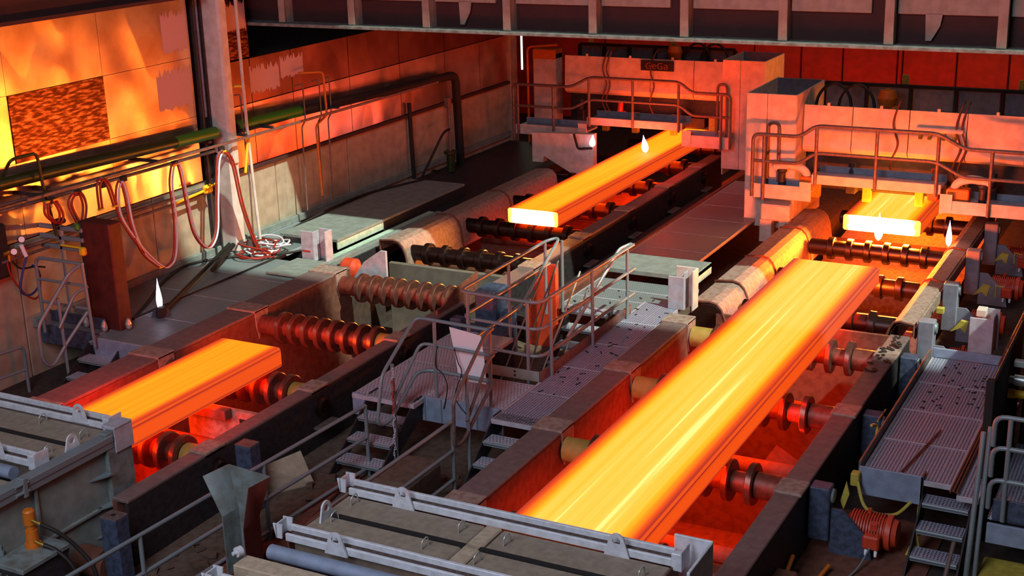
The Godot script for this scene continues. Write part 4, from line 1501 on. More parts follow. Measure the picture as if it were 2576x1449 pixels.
	for k in 4:
		st = S()
		var z: float = [-21.7, -22.25, -22.6, -19.62][k]
		var pts := [V(-16.08, 2.84, z + 0.25), V(-16.08, 2.84, z), V(-16.08, 2.1, z), V(-16.1, 2.0, z + 0.1), V(-16.1, 0.3, z + 0.12)]
		if k == 3:
			pts = [V(-16.1, 2.95, z), V(-16.05, 2.95, z - 0.1), V(-16.05, 2.2, z - 0.12), V(-16.0, 1.3, z - 0.1), V(-15.95, 0.1, z + 0.0)]
		tube(st, pts, 0.016, 6, 0.05)
		solo("thin_line", ["leftmost thin feed line in the second bay", "thin feed line right of the orange gas pipe", "rightmost thin feed line hooked over the dark pipe", "thin red line dropping beside the yellow gas pipe"][k], "pipe", st, M.rail_dark)
	st = S()
	tube(st, [V(-16.0, 8, -19.72), V(-16.0, 2.2, -19.78), V(-15.98, 0.06, -19.86)], 0.03, 8)
	solo("white_pipe", "thin white pipe rising the full height beside the wrapped column", "pipe", st, M.wrap)
	st = S()
	tube(st, [V(-16.36, 1.36, -14.0), V(-16.36, 1.34, -18.95)], 0.03, 8)
	solo("low_wall_tube", "upper of two brown tubes along the top of the concrete", "pipe", st, M.rail_dark)
	st = S()
	tube(st, [V(-16.3, 1.26, -14.0), V(-16.3, 1.26, -18.95)], 0.025, 8)
	solo("low_wall_tube", "lower of two brown tubes along the top of the concrete", "pipe", st, M.rail_dark)
	t = thing("yellow_valve", "yellow valve and pipe on the concrete beside the black post", "valve", V(-16.3, 1.3, -18.7))
	st = S()
	tube(st, [V(-16.25, 1.28, -17.9), V(-16.25, 1.34, -18.75)], 0.026, 8)
	part(t, "pipe", st, M.yellow)
	st = S()
	OB(st, V(-16.22, 1.36, -18.78), V(0.1, 0.16, 0.22), Basis(), 0.03)
	tube(st, [V(-16.15, 1.4, -18.66), V(-16.1, 1.46, -18.9)], 0.02, 6)
	part(t, "valve", st, M.yellow)
	st = S()
	B(st, -16.46, -16.3, 1.0, 1.85, -14.2, -12.2, 0.04)
	solo("soot_box", "sooty black box on the wall at the left edge", "box", st, M.dark)
	# far corner column of the wall with pipes
	t = thing("hydrant", "dark valve stand with a curved hose at the far end of the wall", "valve", V(-15.95, 0, -27.1))
	st = S()
	lathe(st, V(-15.95, -0.05, -27.1), UPV, [[0, 0.0], [0, 0.1], [0.4, 0.1], [0.42, 0.16], [0.48, 0.16], [0.48, 0]], 12)
	part(t, "body", st, M.green_dark)
	st = S()
	tube(st, [V(-15.95, 0.4, -27.1), V(-15.95, 1.6, -27.1)], 0.03, 8)
	B(st, -16.02, -15.9, 1.45, 1.7, -27.16, -27.02, 0.01)
	part(t, "riser", st, M.rail_dark)
	st = S()
	tube(st, spline([V(-15.95, 0.95, -27.1), V(-15.9, 0.9, -26.7), V(-15.95, 0.5, -26.3), V(-15.95, 0.1, -25.8)]), 0.03, 8)
	part(t, "hose", st, M.rubber)
	st = S()
	tube(st, [V(-16.4, 1.7, -26.1), V(-16.4, -0.1, -26.15)], 0.05, 8)
	solo("down_pipe", "dark down pipe on the concrete wall's far half", "pipe", st, M.dark)
	st = S()
	B(st, -16.9, -16.4, -0.5, 4.06, -31.5, -31.1, 0.02)
	solo("corner_column", "dim steel column at the far end of the left wall", "column", st, M.girder)
	t = thing("tube_lamp", "thin upright strip lamp glowing behind the far wall corner", "lamp", V(-17.6, 1.4, -33))
	st = S()
	tube(st, [V(-17.3, 1.35, -33.5), V(-17.3, 3.2, -33.5)], 0.03, 8)
	part(t, "tube", st, M.lamp)
	var l := OmniLight3D.new()
	l.name = "tube_light"
	l.light_color = Color(0.9, 1.0, 0.85)
	l.light_energy = 0.5
	l.light_size = 0.1
	l.omni_range = 40
	l.omni_attenuation = 2.0
	l.shadow_enabled = true
	t.add_child(l)
	l.position = V(0.4, 0.8, 0.1)
	# brown upright shield
	t = thing("shield_plate", "tall rust brown shield column standing at the left platform's end", "shield", V(-15.25, 0, -15.2))
	st = S()
	B(st, -15.58, -15.0, 0.0, 1.75, -15.28, -15.0, 0.02)
	part(t, "shield", st, M.brown_block)
	st = S()
	B(st, -15.62, -15.56, 0.0, 1.75, -15.34, -14.98, 0.008)
	part(t, "edge_strip", st, M.dark)
	# scaffold frame with three tubes, a tall grey post and hoses
	t = thing("valve_stand", "grey tee shaped valve stand with three cross channels left of the brown shield", "stand", V(-16.0, 0, -15.0))
	st = S()
	beam(st, V(-16.03, 0.0, -15.0), V(-16.03, 1.66, -15.0), 0.06, 0.06, 0.008, V(1, 0, 0))
	part(t, "post", st, M.rail)
	for y in [1.60, 1.44, 1.28]:
		st = S()
		B(st, -16.48, -15.55, y - 0.035, y + 0.035, -15.03, -14.97, 0.01)
		part(t, "channel", st, M.rail)
	st = S()
	OB(st, V(-15.56, 1.27, -14.96), V(0.12, 0.14, 0.1), Basis(), 0.03)
	tube(st, [V(-16.0, 1.33, -14.95), V(-15.6, 1.33, -14.95)], 0.02, 6)
	part(t, "yellow_valve", st, M.yellow)
	st = S()
	OB(st, V(-15.62, 1.66, -14.97), V(0.1, 0.12, 0.1), Basis(), 0.03)
	part(t, "green_valve", st, M.green)
	st = S()
	lathe(st, V(-15.98, 1.72, -14.95), V(1, 0.3, 0), [[-0.12, 0], [-0.12, 0.06], [0.1, 0.05], [0.1, 0]], 10)
	part(t, "torch_head", st, M.dark_steel)
	# fence across the platform's front
	t = thing("platform_railing", "grey three bar railing across the left platform's front edge", "railing", V(-15.6, 0, -14.5))
	rail_run(t, "top_rail", [V(-16.12, 0.0, -14.5), V(-16.12, 1.24, -14.5), V(-15.12, 1.24, -14.5)], 0.028, 0.14)
	for y in [0.89, 0.52]:
		rail_run(t, "rail", [V(-16.12, y, -14.5), V(-15.1, y, -14.5)], 0.024)
	rail_run(t, "post", [V(-15.08, -0.1, -14.5), V(-15.14, 1.26, -14.5)])
	t = thing("stair_railing", "grey looped handrail of the left platform's stair", "railing", V(-15.4, -0.3, -14.1))
	rail_run(t, "top_rail", [V(-15.14, 1.24, -14.52), V(-15.35, 1.1, -14.42), V(-15.4, 0.44, -13.72), V(-15.4, -0.12, -13.72), V(-15.4, -0.28, -13.9), V(-15.38, 0.0, -14.2), V(-15.2, 0.46, -14.56)], 0.028, 0.12)
	rail_run(t, "mid_rail", [V(-15.1, 0.88, -14.52), V(-15.3, 0.76, -14.42), V(-15.36, 0.3, -14.1)], 0.024, 0.1)
	rail_run(t, "post", [V(-15.38, -0.8, -14.18), V(-15.38, 0.76, -14.16)])
	t = thing("steel_stair", "short perforated stair at the left platform's front", "stairs", V(-15.0, -0.8, -14.2))
	stair(t, -15.33, -14.72, -14.60, -0.08, 4, M.nub)
	t = thing("low_loop_rail", "dark tube rail corner standing on the lower floor at the left edge", "railing", V(-15.9, -0.8, -13.9))
	rail_run(t, "top_rail", [V(-16.2, -0.02, -12.4), V(-16.04, -0.04, -13.95), V(-16.04, -0.8, -13.95)], 0.028, 0.1)
	rail_run(t, "mid_rail", [V(-16.2, -0.42, -12.4), V(-16.04, -0.42, -13.95)], 0.024)
	# regulators and hoses on the wall
	t = thing("gas_regulator", "two gas gauges with valves on the wall at the left edge", "gauge", V(-16.3, 1.4, -14.3))
	for k in 2:
		st = S()
		var p: Vector3 = [V(-16.25, 1.39, -14.22), V(-16.25, 1.54, -14.40)][k]
		lathe(st, p, V(1, 0.3, 0.6), [[-0.06, 0], [-0.06, 0.055], [0.0, 0.06], [0.0, 0.0]], 14)
		part(t, "gauge_body", st, M.dark)
		st = S()
		lathe(st, p, V(1, 0.3, 0.6), [[0.0, 0.048], [0.008, 0.048], [0.008, 0.0]], 14)
		part(t, "gauge_face", st, M.glass_white)
	st = S()
	tube(st, [V(-16.3, 1.38, -14.05), V(-16.3, 1.38, -14.35)], 0.035, 8)
	tube(st, [V(-16.3, 1.25, -14.15), V(-16.3, 1.42, -14.15)], 0.03, 8)
	part(t, "valve_body", st, M.brass)
	st = S()
	tube(st, [V(-16.28, 1.45, -14.4), V(-16.28, 1.25, -14.47)], 0.035, 8)
	part(t, "filter_glass", st, M.glass_white)
	st = S()
	tube(st, spline([V(-16.28, 1.24, -14.48), V(-16.28, 0.95, -14.33), V(-16.28, 0.72, -14.28), V(-16.28, 0.62, -14.45), V(-16.26, 0.72, -14.62), V(-16.26, 0.95, -14.66), V(-16.26, 1.08, -14.55)]), 0.018, 6)
	solo("gas_hose", "blue hose looping below the gas gauges", "hose", st, M.hose_blue)
	st = S()
	tube(st, spline([V(-16.3, 1.25, -14.1), V(-16.3, 1.0, -14.15), V(-16.3, 0.72, -14.32), V(-16.28, 0.54, -14.5), V(-16.26, 0.6, -14.62), V(-16.26, 0.9, -14.68)]), 0.018, 6)
	solo("gas_hose", "dark red hose looping below the gas gauges", "hose", st, M.hose_red)
	st = S()
	tube(st, spline([V(-16.3, 1.25, -14.2), V(-16.3, 1.08, -14.35), V(-16.28, 1.04, -14.6), V(-16.2, 1.0, -14.75)]), 0.016, 6)
	solo("gas_hose", "short brown hose from the gauges to the stand", "hose", st, M.rubber)
	# on the platform floor
	st = S()
	tube(st, [V(-14.86, 0.06, -15.75), V(-16.35, 0.16, -19.45)], 0.035, 8)
	t = thing("torch_lance", "dark torch lance lying across the left platform", "torch", V(-15.4, 0, -17.5))
	part(t, "tube", st, M.rubber)
	st = S()
	OB(st, V(-14.88, 0.09, -15.82), V(0.14, 0.18, 0.2), Basis(UPV, 0.4), 0.03)
	part(t, "head", st, M.dark)
	st = S()
	tube(st, [V(-15.62, 0.10, -18.0), V(-16.1, 0.2, -19.2)], 0.045, 8)
	solo("torch_holder", "short thick dark tube lying beside the torch lance", "tube", st, M.rubber)
	st = S()
	prism(st, [V(-15.05, 0.0, -15.75), V(-14.80, 0.0, -15.75), V(-14.86, 0.12, -15.75), V(-14.99, 0.12, -15.75)], V(0, 0, -0.2))
	solo("flame_burner", "dark burner nozzle under the white flame on the platform", "burner", st, M.dark_blue)
	st = S()
	tube(st, spline([V(-15.2, 0.03, -15.5), V(-15.6, 0.03, -16.3), V(-16.1, 0.03, -17.2), V(-16.42, 0.03, -18.2), V(-16.1, 0.03, -18.9), V(-15.3, 0.03, -19.5), V(-15.0, 0.03, -19.9)]), 0.025, 6)
	solo("floor_cable", "black cable snaking over the left platform past the hose heap", "cable", st, M.rubber)
	st = S()
	tube(st, spline([V(-15.5, 0.04, -20.2), V(-15.95, 0.06, -20.6), V(-15.9, 0.2, -21.6), V(-16.0, 0.2, -23.4), V(-15.7, 0.2, -24.6), V(-15.5, 0.2, -25.4), V(-15.8, 0.2, -26.0), V(-15.95, 0.1, -26.4)]), 0.025, 6)
	solo("floor_cable", "black cable lying along the raised duct by the wall", "cable", st, M.rubber)
	t = thing("hose_heap", "tangled heap of red and white hoses at the column's foot", "hoses", V(-15.8, 0, -19.3))
	var r := RandomNumberGenerator.new()
	r.seed = 7
	for k in 12:
		st = S()
		var c := V(-15.62 + r.randf_range(-0.2, 0.2), 0.04 + 0.015 * k, -19.35 + r.randf_range(-0.45, 0.3))
		var pts := []
		var q := r.randf_range(0.18, 0.4)
		var ph := r.randf() * TAU
		for j in 8:
			var a := ph + TAU * j / 8.0
			pts.append(c + V(cos(a) * q, 0.03 * sin(a * 2 + k), sin(a) * q * 0.7))
		tube(st, spline(pts, 3), 0.018, 6)
		part(t, "hose", st, M.hose_red if k % 2 == 0 else M.hose_white)
	st = S()
	lathe(st, V(-15.9, 0.1, -19.45), V(0.3, 1, 0.2), [[0, 0], [0, 0.1], [0.22, 0.07], [0.22, 0]], 10)
	part(t, "coupling", st, M.rail_dark)
	# foil wrapped valves behind the stair
	for k in 3:
		st = S()
		lathe(st, [V(-15.62, 0.03, -14.9), V(-15.2, 0.03, -14.86), V(-14.92, 0.03, -15.1)][k], V(0.1, 1, 0.1), [[0, 0.03], [0.03, 0.05], [0.09, 0.055], [0.17, 0.03], [0.2, 0]], 5)
		solo("foil_fitting", ["foil wrapped fitting under the looped handrail", "foil wrapped fitting at the brown shield's near foot", "foil wrapped fitting behind the brown shield's right edge"][k], "fitting", st, M.silver)
	# orange gear motor and bracket at the second roller
	t = thing("gear_motor", "orange gear motor with a pale bracket beside the left strand", "motor", V(-13.6, -0.2, -19.9))
	st = S()
	lathe(st, V(-14.05, -0.16, -19.75), V(1, 0, 0), [[0, 0], [0.02, 0.14], [0.1, 0.2], [0.3, 0.2], [0.36, 0.12], [0.42, 0]], 18)
	part(t, "drum", st, M.motor_red)
	st = S()
	prism(st, [V(-13.72, -0.3, -19.6), V(-13.45, 0.06, -19.6), V(-13.1, 0.30, -19.6), V(-12.98, 0.30, -19.6), V(-12.98, -0.35, -19.6)], V(0, 0, -0.06))
	part(t, "bracket", st, M.grey_box)


func hoses(label: String, pts: Array) -> void:
	var fil_ := pts.size() > 6
	var t := thing("hose_loop", label, "hose", pts[0], "hose loops along the left wall")
	for k in 4:
		var st := S()
		var q := []
		for i in pts.size():
			var p: Vector3 = pts[i]
			q.append(p + V(0.03 * (k % 2), 0.012 * k - 0.01 * (k % 2), 0.034 * (k - 1.5)))
		tube(st, spline(q, 5), 0.019, 6)
		part(t, "hose", st, M.hose_white if k == 2 or k == 1 and fil_ else M.hose_red)
	for i in [0, pts.size() - 1]:
		var st := S()
		OB(st, (pts[i] as Vector3) + V(0.015, 0.01, 0), V(0.07, 0.03, 0.1), Basis(), 0.005)
		part(t, "strap", st, M.yellow)


# ---------------------------------------------------------------- right side

func drive(z: float, label: String, body: String, top: float) -> Node3D:
	# roller drive: upright gear block, sloping foot plate and a ribbed motor with its terminal box
	var t := thing("roller_drive", label, "motor", V(-3.3, -0.8, z), "roller drives along the right strand")
	var st := S()
	B(st, -3.66, -3.42, -0.62, top, z - 0.1, z + 0.12, 0.015)
	part(t, "gear_block", st, M[body])
	st = S()
	lathe(st, V(-3.42, top - 0.12, z), V(1, 0, 0), [[0, 0.0], [0, 0.09], [0.03, 0.08], [0.03, 0]], 14)
	part(t, "bearing_cap", st, M.rail)
	st = S()
	prism(st, [V(-3.42, -0.8, z + 0.02), V(-3.42, -0.22, z + 0.02), V(-3.28, -0.22, z + 0.02), V(-2.98, -0.52, z + 0.02), V(-2.92, -0.8, z + 0.02)], V(0, 0, 0.03))
	part(t, "foot_plate", st, M[body])
	st = S()
	var c := V(-3.28, -0.52, z - 0.22)
	lathe(st, c, V(1, 0, 0), [[0, 0], [0, 0.12], [0.05, 0.17], [0.44, 0.17], [0.46, 0.21], [0.52, 0.21], [0.52, 0.17], [0.58, 0.15], [0.6, 0]], 20)
	var m := part(t, "motor", st, M.motor_red)
	st = S()
	for k in 12:
		lathe(st, c + V(0.06 + 0.032 * k, 0, 0), V(1, 0, 0), [[0, 0.16], [0, 0.205], [0.014, 0.205], [0.014, 0.16]], 18)
	part(m, "cooling_fins", st, M.motor_red)
	st = S()
	OB(st, c + V(0.34, -0.02, 0.27), V(0.19, 0.17, 0.12), Basis(), 0.02)
	B(st, -2.98, -2.90, -0.44, -0.36, z - 0.12, z - 0.02)
	part(m, "terminal_box", st, M.motor_red)
	st = S()
	for x in [-0.05, 0.06]:
		lathe(st, c + V(0.34 + x, -0.1, 0.29), V(0, -1, 0.15), [[0, 0], [0, 0.022], [0.08, 0.018], [0.08, 0]], 8)
	part(m, "cable_gland", st, M.glass_white)
	st = S()
	tube(st, [c + V(0.25, 0.2, 0), c + V(0.25, 0.26, 0)], 0.025, 6)
	part(m, "lifting_eye", st, M.motor_red)
	return t


func build_right_side() -> void:
	var t: Node3D
	var st: SurfaceTool
	drive(-14.1, "ribbed red motor drive just below the right walkway's blue toe board", "dark_blue", 0.04)
	drive(-16.6, "roller drive half hidden under the right walkway, nearer one", "dark_blue", -0.04)
	drive(-18.8, "roller drive by the flaked end of the right beam", "dark_blue", 0.0)
	drive(-20.0, "grey roller drive directly behind the right walkway's end", "inside", 0.16)
	drive(-21.95, "second grey roller drive beyond the right walkway", "inside", 0.18)
	drive(-24.05, "third grey roller drive beside the orange hood", "inside", 0.18)
	drive(-26.0, "farthest grey roller drive under the right bridge's walkway", "inside", 0.18)
	# loose cable below the near motor
	st = S()
	tube(st, spline([V(-2.93, -0.56, -14.05), V(-3.0, -0.72, -13.75), V(-3.1, -0.78, -13.4), V(-3.15, -0.78, -12.8)]), 0.012, 6)
	solo("motor_cable", "grey cable leaving the near red motor", "cable", st, M.rail)
	st = S()
	tube(st, spline([V(-3.25, -0.1, -14.6), V(-3.1, -0.34, -14.45), V(-2.8, -0.38, -14.5), V(-2.65, -0.28, -14.7)]), 0.022, 6)
	B(st, -3.34, -3.24, -0.16, 0.0, -14.72, -14.6, 0.01)
	solo("slack_hose", "slack olive hose hanging below the blue toe board", "hose", st, M.yellow_dull)
	st = S()
	B(st, -3.84, -3.68, -0.7, -0.52, -13.75, -13.6, 0.02)
	solo("junction_box", "small green junction box beside the right beam", "box", st, M.green_dark)
	st = S()
	tube(st, [V(-3.63, -0.5, -13.3), V(-3.63, -0.74, -12.7)], 0.025, 8)
	solo("grease_pipe", "short sloping orange brown pipe in front of the green junction box", "pipe", st, M.orange)
	st = S()
	tube(st, [V(-3.3, -0.7, -13.6), V(-3.4, -0.75, -12.8)], 0.025, 8)
	solo("grease_pipe", "short orange brown pipe right of the green junction box", "pipe", st, M.orange)
	st = S()
	B(st, -3.75, -3.45, -0.8, -0.45, -12.9, -12.4, 0.02)
	lathe(st, V(-3.55, -0.45, -12.6), UPV, [[0, 0], [0, 0.05], [0.02, 0.05], [0.02, 0]], 10)
	solo("gear_block", "rusty gear block at the bottom edge beside the right beam", "machine", st, M.side)
	st = S()
	prism(st, [V(-2.62, -0.8, -14.35), V(-2.5, -0.45, -14.35), V(-2.42, -0.8, -14.35)], V(0, 0, -0.02))
	B(st, -2.6, -2.56, -0.8, -0.1, -14.9, -14.85)
	solo("yellow_guard", "dull yellow guard sheet behind the near red motor", "guard", st, M.yellow_dull)
	st = S()
	prism(st, [V(-3.36, -0.2, -14.25), V(-3.30, 0.06, -14.25), V(-3.26, -0.1, -14.25), V(-3.32, -0.3, -14.25)], V(0.0, 0, -0.02))
	solo("yellow_flag", "small yellow green tag plate beside the near drive", "tag", st, M.yellow_dull)
	st = S()
	B(st, -3.7, -2.3, -0.82, -0.78, -15.2, -12.0)
	solo("ground_plate", "red brown base plate under the near motor", "plate", st, M.side)
	# cable trays and wires between beam and walkway
	st = S()
	tube(st, spline([V(-3.42, 0.06, -15.95), V(-3.38, -0.02, -16.1), V(-3.34, -0.2, -15.8), V(-3.3, -0.15, -15.3)]), 0.02, 6)
	tube(st, [V(-3.45, -0.1, -16.9), V(-3.4, 0.02, -16.2)], 0.012, 6)
	solo("limit_switch", "yellowish switch with wires between right beam and walkway", "switch", st, M.yellow_dull)
	for k in 4:
		st = S()
		var z: float = [-20.9, -22.9, -25.0, -21.1][k]
		if k < 3:
			prism(st, [V(-3.35, -0.3, z), V(-3.2, -0.1, z), V(-3.08, -0.12, z), V(-3.12, -0.3, z), V(-3.2, -0.22, z)], V(0, 0, -0.08))
			tube(st, [V(-2.98, -0.28, z), V(-2.98, -0.08, z), V(-2.86, -0.1, z)], 0.014, 6)
		else:
			B(st, -3.62, -3.5, -0.1, 0.0, z - 0.1, z, 0.01)
		solo("yellow_fitting", ["yellow hook plate behind the first grey drive", "yellow hook plate behind the second grey drive", "yellow hook plate near the bridge's foot", "little yellow plate left of the first grey drive"][k], "fitting", st, M.yellow_dull)
	# conduits and cabinet to the right of the walkway
	for k in 3:
		var p: Array = [[-2.28, 0.12, 0.03], [-2.22, 0.22, 0.03], [-2.2, 0.34, 0.04]][k]
		st = S()
		tube(st, [V(p[0], p[1], -18.6), V(p[0] + 0.02, p[1], -27)], p[2], 8)
		solo("conduit", ["lowest of the dark red conduits running back from the right walkway", "middle one of the dark red conduits beyond the right walkway", "topmost dark red conduit beyond the right walkway"][k], "pipe", st, M.side)
	st = S()
	B(st, -1.72, 0.5, -0.8, 1.65, -24, -16.4, 0.02)
	solo("dark_cabinet", "large black cabinet row at the right edge", "cabinet", st, M.black)
	t = thing("flow_meter", "yellow and grey flow meter sticking out at the right edge", "gauge", V(-1.85, 0.5, -16.3))
	st = S()
	lathe(st, V(-1.90, 0.62, -16.3), V(1, 0, 0), [[0, 0], [0, 0.06], [0.1, 0.06], [0.1, 0.05], [0.4, 0.05], [0.4, 0]], 12)
	part(t, "yellow_body", st, M.yellow)
	st = S()
	lathe(st, V(-1.90, 0.80, -16.3), V(1, 0, 0), [[0, 0], [0, 0.05], [0.08, 0.05], [0.08, 0.07], [0.4, 0.07], [0.4, 0]], 12)
	B(st, -1.84, -1.5, 0.98, 1.06, -16.35, -16.25, 0.01)
	part(t, "grey_body", st, M.silver)
	st = S()
	B(st, -1.98, -1.88, -0.8, 1.22, -15.15, -15.05, 0.01)
	B(st, -1.92, -1.88, -0.8, 1.2, -17.4, -15.1, 0.01)
	solo("panel_upright", "tall dark purple upright panel at the right walkway's outer edge", "panel", st, M.dark)
	# stair down from the right walkway
	t = thing("steel_stair", "bar grating stair leading down from the right walkway", "stairs", V(-2.25, -0.8, -14))
	stair(t, -2.50, -1.99, -14.55, -0.2, 4, M.grating)
	t = thing("stair_rail", "grey stair upright with a brown sloping handrail at the right stair", "railing", V(-1.9, -0.8, -14))
	rail_run(t, "upright", [V(-1.88, -1.0, -13.9), V(-1.88, 0.85, -14.45)], 0.03)
	rail_run(t, "upright", [V(-1.80, -1.0, -14.0), V(-1.82, 0.9, -14.5)], 0.026)
	rail_run(t, "handrail", [V(-1.98, -0.12, -13.62), V(-2.02, -0.72, -12.9)], 0.024)
	((t.get_node("handrail")) as MeshInstance3D).mesh.surface_set_material(0, M.rail_dark)
	t = thing("outer_guard", "grey rounded guard railing over a blue fascia at the bottom right", "railing", V(-1.5, 0, -14.4))
	for y in [1.16, 0.80, 0.42]:
		rail_run(t, "rail", [V(-1.74, y - 0.35, -14.2), V(-1.74, y, -14.2), V(-1.0, y, -14.2)], 0.028, 0.12)
	rail_run(t, "post", [V(-1.58, -0.06, -14.2), V(-1.58, 1.16, -14.2)], 0.028)
	t = thing("outer_deck", "outer platform edge with blue fascia behind the rounded guard", "walkway", V(-1.2, 0, -14.5))
	board(t, "fascia", -1.74, 0.5, -0.36, -0.12, -14.26, -14.22, M.blue_steel)
	board(t, "kick_plate", -1.70, 0.5, -0.10, 0.16, -14.30, -14.26, M.dark_blue)
	board(t, "deck", -1.74, 0.5, -0.1, -0.06, -16.4, -14.26, M.grating)
	st = S()
	B(st, -1.78, 0.5, -0.9, -0.72, -14.6, -12.5, 0.02)
	prism(st, [V(-1.78, -0.72, -13.4), V(-0.9, -0.72, -13.4), V(-0.9, -0.68, -12.9), V(-1.7, -0.68, -12.9)], V(0, -0.03, 0))
	solo("oily_plate", "oily yellow brown floor plates at the bottom right corner", "plate", st, M.yellow_dull)
	# rods lying on the walkway
	st = S()
	tube(st, [V(-2.80, 0.035, -14.80), V(-2.62, 0.035, -16.2)], 0.014, 6)
	solo("loose_rod", "single rusty rod lying askew on the right walkway", "rod", st, M.side)
	for k in 3:
		st = S()
		tube(st, [V(-2.19 + 0.035 * k, 0.04 + 0.01 * (k % 2), -14.5), V(-2.17 + 0.03 * k, 0.04, -17.2)], 0.014, 6)
		solo("loose_rod", ["left rod of the three parallel rods along the right walkway", "middle rod of the three parallel rods along the right walkway", "right rod of the three parallel rods along the right walkway"][k], "rod", st, M.side)


# ---------------------------------------------------------------- concrete lids over the strands

func lug(t: Node3D, p: Vector3, along_x: bool) -> void:
	# lifting lug: a plate with a round top and an eye
	var st := S()
	var u := V(1, 0, 0) if along_x else V(0, 0, 1)
	var n := V(0, 0, 1) if along_x else V(1, 0, 0)
	var out := []
	for q in [[-0.13, 0.0], [0.13, 0.0], [0.085, 0.15]]:
		out.append(p + u * q[0] + UPV * q[1])
	for k in 9:
		var a := PI * k / 8.0
		out.append(p + u * cos(a) * 0.08 + UPV * (0.16 + sin(a) * 0.08))
	out.append(p + u * -0.085 + UPV * 0.15)
	# ring of quads between outline and eye keeps the hole open
	var c := p + UPV * 0.16
	var m := out.size()
	st.set_smooth_group(-1)
	for sd in [0.0, 0.02]:
		for i in m:
			var a: Vector3 = out[i]
			var b: Vector3 = out[(i + 1) % m]
			var ia := c + (a - c).normalized() * 0.042
			var ib := c + (b - c).normalized() * 0.042
			quad(st, a + n * sd, b + n * sd, ib + n * sd, ia + n * sd, n * (-1.0 if sd == 0.0 else 1.0))
	for i in m:
		var a: Vector3 = out[i]
		var b: Vector3 = out[(i + 1) % m]
		var mid := (a + b) * 0.5 - c
		quad(st, a, b, b + n * 0.02, a + n * 0.02, mid)
		var ia := c + (a - c).normalized() * 0.042
		var ib := c + (b - c).normalized() * 0.042
		quad(st, ia, ib, ib + n * 0.02, ia + n * 0.02, -mid)
	part(t, "lifting_lug", st, M.white_bar)


func edge_bar(t: Node3D, x0: float, x1: float, z: float, y: float, left_plates: bool, right_plate: bool) -> void:
	var st := S()
	B(st, x0, x1, y - 0.065, y, z - 0.075, z - 0.035, 0.006)
	part(t, "edge_bar", st, M.white_bar)
	st = S()
	B(st, x0, x1, y - 0.13, y - 0.05, z + 0.03, z + 0.065, 0.006)
	part(t, "edge_bar", st, M.white_bar)
	st = S()
	B(st, x0, x1, y - 0.14, y - 0.12, z - 0.07, z + 0.03)
	B(st, x0, x1, y - 0.12, y - 0.065, z - 0.07, z - 0.04)
	part(t, "groove", st, M.rail_dark)
	if left_plates:
		st = S()
		B(st, x0 - 0.09, x0 - 0.075, y - 0.10, y + 0.05, z - 0.09, z + 0.09, 0.004)
		prism(st, [V(x0 - 0.09, y - 0.10, z + 0.09), V(x0 - 0.02, y - 0.10, z + 0.09), V(x0 - 0.005, y + 0.05, z + 0.09), V(x0 - 0.12, y + 0.05, z + 0.09)], V(0, 0, -0.015))
		prism(st, [V(x0 - 0.09, y - 0.10, z - 0.09), V(x0 - 0.02, y - 0.10, z - 0.09), V(x0 - 0.005, y + 0.05, z - 0.09), V(x0 - 0.12, y + 0.05, z - 0.09)], V(0, 0, 0.015))
		part(t, "end_bracket", st, M.white_bar)
	if right_plate:
		st = S()
		B(st, x1, x1 + 0.1, y - 0.16, y + 0.02, z + 0.0, z + 0.08, 0.008)
		B(st, x1 + 0.09, x1 + 0.105, y - 0.16, y + 0.04, z - 0.14, z + 0.08, 0.004)
		part(t, "end_bracket", st, M.white_bar)


func hook(t: Node3D, p: Vector3) -> void:
	var st := S()
	tube(st, [p, p + V(0, 0.10, 0), p + V(0.015, 0.13, -0.09), p + V(0.015, 0.02, -0.11)], 0.008, 6, 0.04)
	part(t, "bar_hook", st, M.silver)


